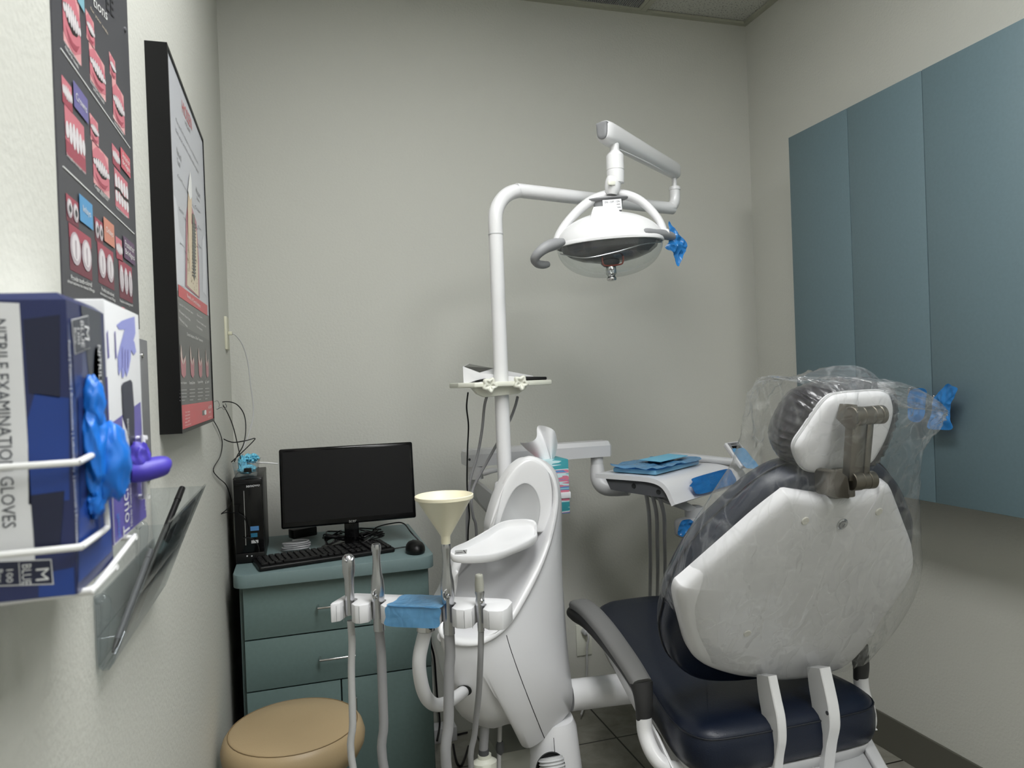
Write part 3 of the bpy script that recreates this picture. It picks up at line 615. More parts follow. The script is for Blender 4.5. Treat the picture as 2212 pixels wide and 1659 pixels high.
for yy, zz in ((.853, 1.045), (1.06, 1.085)):
    g = G().tube([(XL+.001, yy, zz+.012), (XL+.009, yy, zz+.012), (XL+.010, yy, zz-.004), (XL+.006, yy, zz-.045), (XL+.003, yy, zz-.06)], [.005, .006, .005, .0035, .002], 10, 4)
    mk('clip', g, 'acryl', t)
def leaf(px, dx0, y_a, y_b, ztop, thk, m, lab, name='leaflet', cc='leaflet', zb0=.990):
    d0 = (XL+.005+dx0, zb0); d1 = (XL+.013+dx0+(ztop-zb0)*.37, ztop)
    mk(name, G().prism([(d0[0], y_a, d0[1]), (d0[0]+thk, y_a, d0[1]), (d1[0]+thk, y_a, d1[1]), (d1[0], y_a, d1[1])], (0, y_b-y_a, 0)), m, label=lab, cat_=cc, smooth=False, group='leaflets in the clear holder')
M['leafd'] = mat('dark_leaflet', (40, 46, 50), .3, var=.5, vscale=22); M['leafg'] = mat('grey_leaflet', (120, 130, 136), .3, var=.35, vscale=14)
leaf(0, .0005, .97, 1.135, 1.105, .0012, 'leafd', 'dark leaflet at the back of the clear leaflet holder')
leaf(0, .004, 1.0, 1.15, 1.118, .0010, 'leafg', 'grey-blue glossy leaflet leaning at the front of the clear leaflet holder')
def pen(lab, a, b, r, m, m2):
    t = thing('pen', lab, 'pen', a, 'pens in the leaflet holder'); a = Vec(a); b = Vec(b); d = (b-a)
    mk('barrel', G().cyl(a+d*.1, a+d*.9, r, r, 14, bev=.0005), m, t)
    mk('tip', G().cyl(a, a+d*.1, r*.35, r, 14), m2, t); mk('cap', G().cyl(a+d*.9, b, r*1.08, r*1.0, 14, bev=.0008), m, t)
pen('black pen leaning in the leaflet holder with its end above the rim', (XL+.0135, .868, .993), (-.160, 1.118, 1.136), .0042, 'black', 'steel')
pen('grey capped pen lying low in the leaflet holder', (XL+.0145, .856, 1.000), (-.182, 1.00, 1.075), .0036, 'dgrey', 'black')
# ---------------------------------------------------------------- stool
sx, sy, sz, sr = -.036, 1.80, .478, .158
t = thing('rolling_stool', 'round tan vinyl stool tucked in front of the teal drawer cabinet', 'stool', (sx, sy, 0))
mk('seat', G().lathe([(.0, 0), (.12, 0), (.150, .008), (sr+.004, .030), (sr+.006, .048), (sr, .068), (sr-.008, .078), (sr-.018, .0825), (.08, .088), (.001, .089)], (sx, sy, sz-.083), n=64, cap=False), 'tan', t, ang=60)
M['tanseam'] = mat('tan_piping', (128, 107, 76), .6)
mk('piping', G().tube([(sx+(sr-.011)*math.cos(2*PI*i/48), sy+(sr-.011)*math.sin(2*PI*i/48), sz-.0028) for i in range(48)], .0011, 6, 1, True), 'tanseam', t)
mk('column', G().cyl((sx, sy, .09), (sx, sy, sz-.07), .024), 'chrome', t)
g = G()
for i in range(5):
    a = 2*PI*i/5+.3; ca, sa = math.cos(a), math.sin(a); g.tube([(sx, sy, .10), (sx+.10*ca, sy+.10*sa, .085), (sx+.15*ca, sy+.15*sa, .058)], [.02, .016, .012], 10, 4)
mk('base', g, 'black', t)
for i in range(5):
    a = 2*PI*i/5+.3; cx, cy = sx+.15*math.cos(a), sy+.15*math.sin(a)
    mk('caster', G().cyl((cx-.012*math.sin(a), cy+.012*math.cos(a), .025), (cx+.012*math.sin(a), cy-.012*math.cos(a), .025), .025, bev=.003), 'black', t)
# ---------------------------------------------------------------- cabinet
kx0, kx1, ky0 = -.172, .352, 2.118; KZ = .77
t = thing('drawer_cabinet', 'teal laminate drawer cabinet with a rounded top standing in the back left corner', 'cabinet', ((kx0+kx1)/2, 2.35, 0))
def rrect(x0, x1, y0, y1, r, z, n=6, back=False):
    pts = []
    for cx, cy, a0 in ((x0+r, y0+r, PI), (x1-r, y0+r, 1.5*PI)):
        for i in range(n+1): a = a0+PI/2*i/n; pts.append((cx+r*math.cos(a), cy+r*math.sin(a), z))
    pts += [(x1, y1, z), (x0, y1, z)]; return pts
mk('worktop', G().prism(rrect(kx0-.014, kx1+.014, 2.092, YB-.002, .035, KZ-.036), (0, 0, .036), .0015), 'wtop', t, label='blue-grey worktop with rounded corners')
g = G(); g.bb((kx0, ky0+.018, .07), (kx1, YB-.004, KZ-.037)); g.bb((kx0+.02, ky0+.06, 0), (kx1-.02, YB-.01, .07)); mk('body', g, 'teald', t, smooth=False)
def dz(y): return V(600, y, Y=ky0).z
d1, d2 = V(528, 1386, Y=ky0).z, V(532, 1498, Y=ky0).z
def pull(p, x0, x1, z):
    g = G().tube([(x0, ky0, z), (x0, ky0-.022, z), (x0+.006, ky0-.027, z), (x1-.006, ky0-.027, z), (x1, ky0-.022, z), (x1, ky0, z)], .0032, 10, 3); mk('handle', g, 'chrome', p)
for za, zb_, hz in ((d1+.002, KZ-.039, None), (d2+.002, d1-.002, None)):
    d = mk('drawer', G().bb((kx0+.010, ky0, za), (kx1-.004, ky0+.017, zb_), .0012), 'teal', t); hz = (za+zb_)/2+.004; pull(d, .035, .128, hz-.004)
for xa, xb in ((kx0+.010, .088), (.092, kx1-.004)):
    d = mk('door', G().bb((xa, ky0, .075), (xb, ky0+.017, d2-.002), .0012), 'teal', t)
    hx = xb-.035 if xa < 0 else xa+.035
    g = G().tube([(hx, ky0, d2-.05), (hx, ky0-.022, d2-.05), (hx, ky0-.027, d2-.056), (hx, ky0-.027, d2-.137), (hx, ky0-.022, d2-.143), (hx, ky0, d2-.143)], .0032, 10, 3); mk('handle', g, 'chrome', d)
# ---------------------------------------------------------------- computer tower
px0, px1, py0, py1 = -.187, -.106, 2.235, 2.52; pz = V(500, 1035, Y=2.235).z
t = thing('computer_tower', 'black slim computer tower standing on the left end of the cabinet top', 'computer', ((px0+px1)/2, (py0+py1)/2, KZ))
mk('case', G().bb((px0, py0+.012, KZ), (px1, py1, pz), .002), 'black', t)
mk('front_panel', G().bb((px0+.001, py0, KZ+.03), (px1-.001, py0+.013, pz-.002), .004), 'gblack', t)
mk('drive_bay', G().bb((px0+.004, py0-.002, pz-.0205), (px1-.004, py0+.005, pz-.006), .001), 'black', t)
g = G().bb((px0+.010, py0-.003, pz-.015), (px0+.036, py0-.001, pz-.0135)); g.bb((px0+.044, py0-.003, pz-.015), (px0+.068, py0-.001, pz-.0135)); mk('slot', g, 'seam', t, smooth=False)
mk('lower_panel', G().bb((px0+.001, py0-.001, KZ+.002), (px1-.001, py0+.013, KZ+.03), .002), 'black', t)
lx = V(529, 1120, Y=py0).x
mk('trim_strip', G().bb((lx-.001, py0-.0012, V(530, 1178, Y=py0).z), (lx+.001, py0+.001, V(529, 1060, Y=py0).z)), 'steel', t, smooth=False)
g = G(); a = V(532, 1053.5, Y=py0-.0008); b2 = V(561, 1050, Y=py0-.0008); c2 = V(532, 1047, Y=py0-.0008); gtext(g, 'lenovo', a, b2-a, c2-a); mk('lettering', g, 'boxwhite', t, smooth=False)
M['stk'] = mat('pale_blue_sticker', (70, 120, 170), .4); M['stk2'] = mat('teal_sticker', (30, 100, 130), .4)
g = G()
for (xa, ya_, xb, yb2, mi) in ((541, 1136, 559, 1147, 0), (542, 1151, 556, 1161, 1), (543, 1166, 558, 1174, 2)):
    p = V(xa, yb2, Y=py0); q = V(xb, ya_, Y=py0); g.bb((p.x, py0-.0008, p.z), (q.x, py0, q.z), mi=mi)
mk('stickers', g, ['stk', 'stk2', 'lgrey'], t, smooth=False)
g = G()
for x_ in (534, 544): p = V(x_, 1201, Y=py0-.001); g.lathe([(.0022, 0), (.0022, .0015), (.001, .0015)], p, (0, -1, 0), 12)
mk('jack', g, 'lgrey', t)
# clear tub of blue wipes on the tower
t = thing('plastic_tub', 'small clear plastic tub holding a pale blue cloth on top of the tower', 'tub', (-.155, 2.33, pz))
cx, cy = -.152, 2.315
g = G(); sec = lambda k, z, th=0: [(cx+a*(k-th), cy+b*(k-th)*1.7, z) for a, b in ((-1, -1), (1, -1), (1, 1), (-1, 1))]
g.loft([sec(.030, pz+.0005), sec(.036, pz+.043), sec(.039, pz+.044), sec(.0375, pz+.0455), sec(.035, pz+.044), sec(.029, pz+.002)], True, True)
mk('tub', g, 'acryl', t, smooth=False)
g = G().blob((cx, cy+.002, pz+.018), (.024, .036, .013), .4, 1.9, 4, 4); g.blob((cx+.012, cy+.015, pz+.048), (.020, .026, .013), .5, 2.2, 7, 4); g.blob((cx-.012, cy+.004, pz+.035), (.012, .02, .022), .4, 2.2, 11, 4)
mk('cloth', g, 'wipe', label='pale blue cloth bunched in the clear tub on the tower', cat_='cloth', ang=25)
mk('power_adapter', G().box((cx+.006, cy-.056, pz+.0205), (.021, .007, .012), bev=.0015), 'black', label='small black cable plug hanging against the clear tub', cat_='plug')
# cables near the corner
CY = 2.30
def cab(name, pts, r, m, lab, cc='cable', sub=6, **k):
    return mk(name, G().tube(pts, r, 8, sub), m, label=lab, cat_=cc, group='loose cables and hoses', **k)
def cp(l): return [V(x, y, Y=yy) for x, y, yy in l]
cab('cable', cp([(461, 886, 2.28), (462, 868, 2.28), (470, 862, 2.29), (480, 873, 2.3), (492, 893, 2.3), (503, 920, 2.3), (512, 955, 2.3), (520, 992, 2.29)]), .0016, 'black', 'black cable running straight down from the wall hook to the plug')
cab('cable', cp([(461, 880, 2.27), (475, 870, 2.28), (495, 868, 2.3), (513, 875, 2.32), (527, 895, 2.33), (531, 925, 2.32), (526, 960, 2.3), (512, 985, 2.26), (506, 998, 2.255)]), .0016, 'black', 'black cable in a wide loop beside the implant chart')
cab('cable', cp([(460, 884, 2.26), (460, 915, 2.26), (472, 940, 2.27), (500, 955, 2.3), (530, 952, 2.33), (549, 947, 2.34), (548, 952, 2.33), (524, 976, 2.30), (500, 998, 2.255)]), .0016, 'black', 'black cable crossing low and doubling back towards the clear tub')
cab('cable', [V(461, 908, X=XL+.004), V(472, 928, X=XL+.004), V(480, 955, X=XL+.003), V(476, 985, X=XL+.003), V(461, 1013, X=XL+.004), V(470, 1030, X=XL+.004), V(488, 1047, X=XL+.006), V(497, 1070, X=XL+.010), V(499, 1085, X=XL+.012), V(490, 1100, X=XL+.012), V(478, 1110, X=XL+.004), V(490, 1107, X=XL+.012)] + cp([(512, 1109, 2.222), (527, 1118, 2.222), (535, 1140, 2.226), (536, 1160, 2.228)]), .0013, 'black', 'thin black cable trailing down the left wall behind the computer tower')
cab('audio_cable', cp([(524, 1163, 2.228), (540, 1162, 2.226), (554, 1171, 2.222), (560, 1188, 2.218), (556, 1196, 2.216), (553, 1205, 2.214)]), .0012, 'black', 'short black audio cable drooping over the front of the tower')
t_ = V(461, 880, X=XL)
g = G().tube([V(463, 868, X=XL+.002), V(470, 866, X=XL+.02), V(474, 876, X=XL+.026), V(468, 884, X=XL+.02), V(478, 880, X=XL+.03), V(484, 885, X=XL+.04), V(489, 878, X=XL+.046), V(487, 872, X=XL+.046)], .0011, 8, 5)
mk('wall_hook', g, 'steel', label='small wire hook holding black cables beside the implant chart', cat_='hook')
# wall plate by the corner with a white lead
t = thing('data_outlet', 'narrow ivory outlet plate on the left wall next to the corner with a white lead', 'outlet', (XL, 2.48, 1.40))
M['ivory'] = mat('ivory_plate', (214, 212, 190), .45)
za = V(487, 755, X=XL).z; zb_ = V(485, 684, X=XL).z
mk('plate', G().bb((XL-.0004, 2.44, za), (XL+.0075, 2.515, zb_), .002), 'ivory', t)
mk('plug', G().bb((XL+.007, 2.469, (za+zb_)/2-.005), (XL+.020, 2.485, (za+zb_)/2+.006), .002), 'ivory', t)
zc_ = (za+zb_)/2
mk('lead', G().tube([(XL+.018, 2.477, zc_)] + cp([(510, 725, 2.48), (524, 745, 2.49), (535, 780, 2.5), (541, 830, 2.5), (547, 875, 2.5), (546, 905, 2.48), (536, 942, 2.43), (528, 962, 2.40), (524, 982, 2.36)]), .0021, 8, 6), 'hosel', t)
cab('cable', cp([(541, 997, 2.40), (560, 999, 2.42), (580, 1000, 2.42), (600, 1002, 2.42)]), .0022, 'wire', 'white cable passing between the clear tub and the back of the monitor')
# ---------------------------------------------------------------- monitor
my = 2.30
A, B_, Cc, D = V(607, 1144, Y=my), V(901, 1118, Y=my), V(889, 953, Y=my+.03), V(603, 972, Y=my+.03)
t = thing('monitor', 'black widescreen monitor switched off on the cabinet top', 'monitor', ((A.x+B_.x)/2, my, KZ))
ux = (B_-A).normalized(); uz = ((D+Cc)/2-(A+B_)/2); hh = uz.length; uz.normalize(); uy = uz.cross(ux)*-1
uy = ux.cross(uz)*-1 if ux.cross(uz).y < 0 else ux.cross(uz)
uz = uy.cross(ux)*-1
if uz.z < 0: uz = -uz
wd = ((B_-A).length+(Cc-D).length)/2; ctr = (A+B_+Cc+D)/4
mk('bezel', G().box(ctr+uy*.012, (wd, .024, hh), (ux, uy, uz), .006, 3), 'gblack', t)
mk('back_cover', G().box(ctr+uy*.033, (wd*.7, .026, hh*.75), (ux, uy, uz), .012, 3), 'black', t)
mk('screen', G().box(ctr-uy*.0004+uz*.004, (wd-.020, .002, hh-.028), (ux, uy, uz)), 'screen', t, smooth=False)
g = G(); o = ctr-uy*.001-uz*(hh/2-.0045)+ux*.006; gtext(g, 'acer', o-ux*.011-uz*.0015, ux*.023, uz*.007); mk('lettering', g, 'steel', t, smooth=False)
bx = ctr-uz*(hh/2)
st_ = Vec((bx.x+.004, my+.035, KZ))
mk('stand_neck', G().bb((st_.x-.022, my+.018, KZ+.012), (st_.x+.022, my+.030, bx.z+.05), .003), 'gblack', t)
mk('stand_base', G().lathe([(.001, 0), (.082, 0), (.084, .004), (.080, .008), (.02, .013), (.001, .013)], (st_.x, my+.024, KZ+.0005), n=40, ex=1.15, ey=.8, cap=False), 'gblack', t)
# ---------------------------------------------------------------- keyboard
K = [V(560, 1235, Z=KZ+.002), V(857, 1191, Z=KZ+.002), V(846, 1170, Z=KZ+.002), V(572, 1207, Z=KZ+.002)]
ku = (K[1]-K[0]); kw = ku.length*.99; ku.normalize(); ku.z = 0; kv = Vec((-ku.y, ku.x, 0)); kd = .132; ko = K[0]; ko.z = KZ
t = thing('keyboard', 'black keyboard lying at a slight angle at the front of the cabinet top', 'keyboard', ko+ku*kw/2+kv*kd/2)
def kp(a, b, z): return ko+ku*a+kv*b+Vec((0, 0, z))
mk('case', G().prism([kp(.004, 0, .001), kp(kw-.004, 0, .001), kp(kw, .004, .001), kp(kw, kd, .001), kp(0, kd, .001), kp(0, .004, .001)], (0, 0, .012), .003), 'black', t)
rows = [(.004+.020, 15), (.043, 14), (.062, 14), (.081, 14), (.100, 15), (.119, 15)]
keys = []
for ri, yb_ in enumerate((.024, .043, .062, .081, .100, .120)):
    for bx0, bw_, n_ in ((.008, kw*.63, 14), (kw*.665, kw*.13, 3), (kw*.815, kw*.17, 4)):
        if ri == 0 and n_ == 14:
            x_ = bx0
            for w_ in (1.2, 1, 1.2, 6, 1.2, 1, 1.2, 1.2): q = bw_/14*w_; keys.append((x_+q/2, yb_, q-.0025)); x_ += q
            continue
        if ri == 2 and n_ == 3: continue
        for j in range(n_): q = bw_/n_; keys.append((bx0+q*(j+.5), yb_, q-.0025))
gk = G()
for x_, y_, w_ in keys: gk.box(kp(x_, y_, .0155), (w_, .0155, .006), (ku, kv, Vec((0, 0, 1))), .0015, 1)
o_ = mk('keys', gk, 'key', t); o_['kind'] = 'stuff'
# mouse
mc = V(903, 1197, Z=KZ); t = thing('mouse', 'black computer mouse at the right end of the cabinet top', 'mouse', (mc.x-.004, mc.y+.03, KZ))
mx_, my_ = mc.x-.004, mc.y+.028
sec = lambda k, h: [(mx_+.029*k*math.cos(a)*(1 if math.sin(a) < 0 else .95), my_+.046*k*math.sin(a), KZ+h) for a in [2*PI*i/28 for i in range(28)]]
mk('body', G().loft([sec(.9, .0), sec(1, .006), sec(1, .014), sec(.93, .022), sec(.75, .029), sec(.45, .033), sec(.1, .034)]), 'black', t, ang=60)
mk('wheel', G().cyl((mx_-.003, my_+.028, KZ+.0265), (mx_+.003, my_+.028, KZ+.0265), .006, bev=.001), 'dgrey', t)
mk('cord', G().tube([(mx_, my_+.045, KZ+.008), (mx_-.03, my_+.065, KZ+.004), (mx_-.07, my_+.06, KZ+.003), (mx_-.10, my_+.085, KZ+.003), (mx_-.105, my_+.13, KZ+.02), (mx_-.13, my_+.13, KZ+.013), (mx_-.16, my_+.15, KZ+.016)], .0016, 8, 5), 'black', t)
# coiled grey network cable, tangled black leads
g = G(); cc_ = V(640, 1193, Z=KZ)
pts = []
for i in range(44):
    a = i*PI/5; k = 1+.08*math.sin(i*1.7); pts.append((cc_.x+.040*k*math.cos(a), cc_.y+.022+.018*k*math.sin(a), KZ+.0035+.0006*i))
mk('network_cable', g.tube(pts, .0026, 8, 3), 'hose', label='grey cable coiled and tied behind the keyboard', cat_='cable')
for sd, lab in ((1, 'tangled black leads heaped around the monitor stand, left bundle'), (5, 'tangled black leads heaped around the monitor stand, right bundle')):
    random.seed(sd); g = G(); pts = []; ox = -.055 if sd == 1 else .05
    for i in range(26): a = i*2.1; pts.append((st_.x+ox+random.uniform(.4, 1)*.055*math.cos(a), my+.01+random.uniform(.4, 1)*.045*math.sin(a)+.03, KZ+.014+random.uniform(0, .035)))
    mk('tangled_cable', g.tube(pts, .0022, 7, 5), 'black', label=lab, cat_='cable')
cab('cable', cp([(800, 1160, 2.40), (812, 1140, 2.38), (850, 1130, 2.37), (872, 1131, 2.37), (888, 1150, 2.3), (905, 1168, 2.28), (910, 1178, 2.26)]), .0022, 'black', 'black cable arching from under the monitor towards the mouse')
mk('cable_adapter', G().box(V(655, 1170, Z=KZ)+Vec((0, .05, .022)), (.085, .04, .03), (Vec((.9, .43, 0)), Vec((-.43, .9, 0)), Vec((0, 0, 1))), .004), 'black', label='dark power brick lying behind the coiled grey cable', cat_='power adapter')
# ---------------------------------------------------------------- dental chair
CXc = 1.022
t = chair = thing('dental_chair', 'white shelled dental chair with dark navy cushions seen from behind, on the right', 'dental chair', (CXc, 1.6, 0))
n_f = Vec((0, 1, .52)).normalized()
def bp(off): return ((0, 1.43+off, .60), Vec((0, 1, .52)))
def bk(x, z, off=0): return Vec((x, 1.43-.52*(z-.60), z)) + n_f*off
sh = [(1690, 1073), (1701, 1066), (1720, 1067), (1786, 1076), (1839, 1073), (1886, 1061), (1900, 1048), (1910, 1044), (1921, 1049), (1931, 1072), (1950, 1122), (1968, 1174), (1971, 1222), (1955, 1262), (1930, 1300), (1903, 1334), (1882, 1370), (1854, 1407), (1822, 1436), (1790, 1449), (1740, 1462), (1677, 1468), (1641, 1463), (1594, 1458), (1545, 1445), (1508, 1427), (1486, 1398), (1471, 1344), (1461, 1300), (1460, 1280), (1466, 1264), (1480, 1252), (1560, 1182), (1640, 1112)]
shp = [V(x, y, pl=bp(-.015)) for x, y in sh]; shp = [Vec(p) for p in cat([tuple(p) for p in shp], 4, True)]
shell = mk('back_shell', G().puff(shp, -n_f, [(0, -.020), (0, -.004), (.003, .004), (.010, .010), (.022, .0135), (.05, .017), (.09, .020), (.14, .022)]), 'wplastic', t, ang=50)
cu = [(-.285, .70), (-.292, .76), (-.288, .83), (-.262, .91), (-.215, .97), (-.165, 1.022), (-.105, 1.056), (-.04, 1.060), (0, 1.058), (.04, 1.060), (.105, 1.056), (.16, 1.025), (.215, .97), (.262, .91), (.288, .83), (.292, .76), (.275, .68), (.23, .61), (.15, .565), (0, .545), (-.15, .565), (-.24, .62)]
cp_ = [Vec(p) for p in cat([tuple(bk(CXc+x, z)) for x, z in cu], 4, True)]
cush = mk('back_cushion', G().puff(cp_, n_f, [(.012, .006), (0, .016), (-.004, .04), (0, .07), (.010, .088), (.03, .098), (.07, .102), (.12, .10)]), 'navy', t, ang=60)
sm = [p+n_f*.05 for p in [Vec(q) for q in cat([tuple(bk(CXc+x*1.018, .80+(z-.80)*1.018)) for x, z in cu], 4, True)]]
mk('piping', G().tube(sm, .0022, 6, 1, True), 'navyseam', cush)
for px, py in ((1739, 1125), (1898, 1105), (1614, 1368)):
    o, nn__ = surf(shell, px, py, 0)
    M.setdefault('plugc', mat('cream_cap', (214, 212, 202), .45))
    mk('screw_cap', G().lathe([(.0085, -.006), (.0085, .0015), (.0078, .0022), (.001, .0025)], o, nn__, 24), 'plugc', t)
o, nn__ = surf(shell, 1819, 1132, 0)
mk('lock_screw', G().lathe([(.0125, -.006), (.0125, .0015), (.0105, .003), (.0075, .0012), (.0075, .004), (.004, .0042), (.0035, .002), (.0005, .002)], o, nn__, 24), 'steel', t)
# headrest
HP = ((0, 1.182, 1.15), Vec((0, 1, .30))); hn = Vec((0, 1, .30)).normalized()
hd = [(1682, 963), (1687, 931), (1706, 891), (1727, 860), (1749, 845), (1786, 830), (1825, 822), (1865, 820), (1900, 823), (1921, 834), (1931, 853), (1932, 890), (1920, 935), (1902, 975), (1880, 1005), (1850, 1020), (1800, 1025), (1756, 1021), (1727, 1016), (1706, 1005), (1690, 987)]
hpts = [V(x, y, pl=((0, 1.215, 1.15), HP[1])) for x, y in hd]; hpts = [Vec(p) for p in cat([tuple(p) for p in hpts], 6, True)]
g = G(); c_ = sum(hpts, Vec())/len(hpts); rings = []
for ins, off in ((.028, -.030), (.012, -.022), (.003, -.008), (0, .012), (.004, .035), (.014, .055), (.03, .066), (.06, .072)):
    r = []
    for i, p in enumerate(hpts):
        d = (p-c_); wv = (.0022*math.sin(i*2.1)+.0016*math.sin(i*3.7+off*60))*(1 if off < .03 else .3)
        r.append(c_ + d*(1-ins/d.length+wv/d.length) + hn*off)
    rings.append(r)
g.loft(rings, True, True)
M['cover'] = mat('charcoal_stretch_cover', (40, 38, 44), .3, bump=.6, bscale=70, coat=.5)
hc = mk('headrest_cushion', g, 'cover', t, ang=60)
hs = [(1717, 975), (1720, 955), (1738, 928), (1770, 881), (1791, 859), (1812, 851), (1865, 846), (1905, 846), (1922, 858), (1927, 891), (1914, 939), (1896, 976), (1878, 1000), (1845, 1014), (1800, 1018), (1752, 1018), (1729, 1004)]
hsp = [V(x, y, pl=((0, 1.176, 1.15), HP[1])) for x, y in hs]; hsp = [Vec(p) for p in cat([tuple(p) for p in hsp], 5, True)]
mk('headrest_shell', G().puff(hsp, -hn, [(0, -.012), (0, 0), (.004, .006), (.012, .009), (.03, .011), (.05, .012)]), 'wplastic', t, ang=50)
mk('elastic_hem', G().tube([p+hn*.004 for p in hsp], .0032, 6, 1, True), 'lgrey', hc)
# headrest bracket
def hb_(px, py, y): return V(px, py, Y=y)
a = hb_(1838, 900, 1.118); b2 = hb_(1906, 895, 1.118)
xd = (b2-a).normalized()
g = G(); L_ = (b2-a).length
for f0, f1, r in ((0, .30, .0185), (.31, .62, .0175), (.63, .84, .0175), (.85, 1.0, .0178)): g.cyl(a+xd*L_*f0, a+xd*L_*f1, r, r, 28, bev=.0012)
kn = mk('upper_knuckle', g, 'bronze', t)
mk('knuckle_wing', G().prism([hb_(1830, 872, 1.130), hb_(1852, 874, 1.105), hb_(1860, 915, 1.10), hb_(1846, 928, 1.105), hb_(1822, 905, 1.13)], (0, .02, .0), .002), 'bronze', kn)
mk('slot', G().prism([hb_(1834, 872, 1.155), hb_(1910, 868, 1.155), hb_(1908, 882, 1.155), hb_(1836, 886, 1.155)], (0, .012, 0), .001), 'seam', t)
c0 = hb_(1837, 1040, 1.128); c1 = hb_(1886, 1036, 1.128); L2 = (c1-c0).length; xd2 = (c1-c0).normalized()
g = G()
for f0, f1, r in ((0, .40, .0178), (.41, .70, .0165), (.71, 1.0, .0168)): g.cyl(c0+xd2*L2*f0, c0+xd2*L2*f1, r, r, 28, bev=.0012)
mk('lower_knuckle', g, 'bronze', t)
g = G(); q = [hb_(1843, 905, 1.112), hb_(1890, 902, 1.112), hb_(1878, 1038, 1.122), hb_(1835, 1040, 1.122)]
m0, m1 = (q[0]+q[3])/2, (q[1]+q[2])/2; sp = .0015
mid = lambda u, v: q[0].lerp(q[1], u).lerp(q[3].lerp(q[2], u), v)
g.prism([mid(0, 0), mid(.66, 0), mid(.66, 1), mid(0, 1)], (0, .020, .004), .002); g.prism([mid(.70, 0), mid(1, 0), mid(1, 1), mid(.70, 1)], (0, .018, .004), .002)
mk('headrest_arm', g, 'bronze', t)
q = [hb_(1798, 1020, 1.145), hb_(1812, 1015, 1.135), hb_(1832, 1030, 1.118), hb_(1838, 1068, 1.122), hb_(1835, 1078, 1.13), hb_(1802, 1074, 1.16), hb_(1797, 1058, 1.16)]
mk('bracket_block', G().prism(q, (0, .05, 0), .002), 'bronze', t)
mk('bracket_post', G().box((CXc, 1.205, 1.045), (.05, .045, .06), bev=.004), 'bronze', t)
# seat and leg cushion
def outl(zz):
    L = [(.800, 1.60), (.782, 1.52), (.771, 1.45), (.774, 1.395), (.795, 1.355), (.84, 1.342), (.94, 1.338), (1.04, 1.338), (1.15, 1.340), (1.215, 1.350), (1.250, 1.385), (1.262, 1.45), (1.255, 1.52), (1.238, 1.60), (1.225, 1.75), (1.215, 1.95), (1.205, 2.15), (1.19, 2.235), (1.15, 2.262), (1.09, 2.27), (1.0, 2.268), (.95, 2.25), (.91, 2.20), (.87, 2.05), (.84, 1.85), (.815, 1.70)]
    return [Vec(p) for p in cat([(x, y, zz) for x, y in L], 3, True)]
O = outl(0); c_ = sum(O, Vec())/len(O); rings = []
def crown(p, ins):   # dished seat, raised towards the back edge
    return .028*max(0, 1-abs(p.y-1.42)/.22)**1.0*0
for ins, z in ((.02, .418), (.004, .425), (-.004, .445), (-.006, .475), (0, .500), (.006, .508), (.02, .518), (.045, .526), (.08, .528), (.13, .524), (.19, .520)):
    rings.append([Vec((p.x-(p.x-c_.x)/abs(p.x-c_.x+1e-6)*min(ins, abs(p.x-c_.x)*.98), c_.y+(p.y-c_.y)*(1-ins/.47), z)) for p in O])
# soften corners: use radial inset instead of axis inset near the ends
rings = []
for ins, z in ((.02, .418), (.004, .425), (-.003, .445), (-.004, .475), (0, .500), (.008, .511), (.022, .519), (.045, .5235), (.08, .524), (.13, .522), (.19, .520)):
    k = len(O); r = []
    for i, p in enumerate(O):
        tn = (O[(i+1) % k]-O[i-1]); nn_ = Vec((tn.y, -tn.x, 0)).normalized()
        if nn_.dot(c_-p) < 0: nn_ = -nn_
        lim = min(ins, .2)
        r.append(Vec((p.x+nn_.x*lim, p.y+nn_.y*lim, z)))
    if ins > .1: r = [Vec((c_.x+(p.x-c_.x)*(1-ins/.24*.9), c_.y+(p.y-c_.y)*(1-ins/.6), z)) for p in O]
    rings.append(r)
rings = rings[:8]; base_ = rings[-1]; cz_ = sum(base_, Vec())/len(base_)
rings += [[Vec((cz_.x+(p.x-cz_.x)*f, cz_.y+(p.y-cz_.y)*f, .5238)) for p in base_] for f in (.9, .6, .3, .02)]
seat = mk('seat_cushion', G().loft(rings, True, True), 'navy', t, ang=60)
mk('piping', G().tube([p+Vec((0, 0, .5015)) for p in O], .0021, 6, 1, True), 'navyseam', seat)
mk('seat_tray', G().loft([[Vec((c_.x+(p.x-c_.x)*f, c_.y+(p.y-c_.y)*f2, z)) for p in O] for f, f2, z in ((.80, .9, .38), (.92, .97, .395), (.965, .985, .4195))]), 'wplastic', t, ang=60)
# white deck behind the seat, its sides and the curved back brackets
dk = [(.80, 1.50), (.92, 1.36), (.93, 1.12), (1.14, 1.12), (1.165, 1.285), (1.262, 1.47)]
mk('base_deck', G().prism([(x, y, .395) for x, y in dk], (0, 0, -.05), .006, 3), 'lgrey', t, label='flat light grey deck')
mk('deck_rim', G().prism([(1.166, 1.10, .404), (1.192, 1.10, .404), (1.196, 1.285, .404), (1.300, 1.475, .404), (1.258, 1.475, .404), (1.170, 1.285, .404)], (0, 0, -.07), .004, 3), 'white', t)
mk('pedestal', G().loft([[(CXc+a*w_, 1.62+b*h_, z) for a, b in [(math.cos(2*PI*i/32)*(1 if True else 1), math.sin(2*PI*i/32)) for i in range(32)]] for w_, h_, z in ((.23, .42, 0), (.235, .43, .02), (.22, .41, .06), (.15, .28, .10), (.13, .25, .2), (.14, .27, .34), (.19, .33, .385))]), 'wplastic', t, ang=60)
g = G()
for x_ in (.962, 1.052): g.bb((x_-.0008, 1.13, .3948), (x_+.0008, 1.34, .3953))
mk('deck_joint', g, 'seam', t, smooth=False)
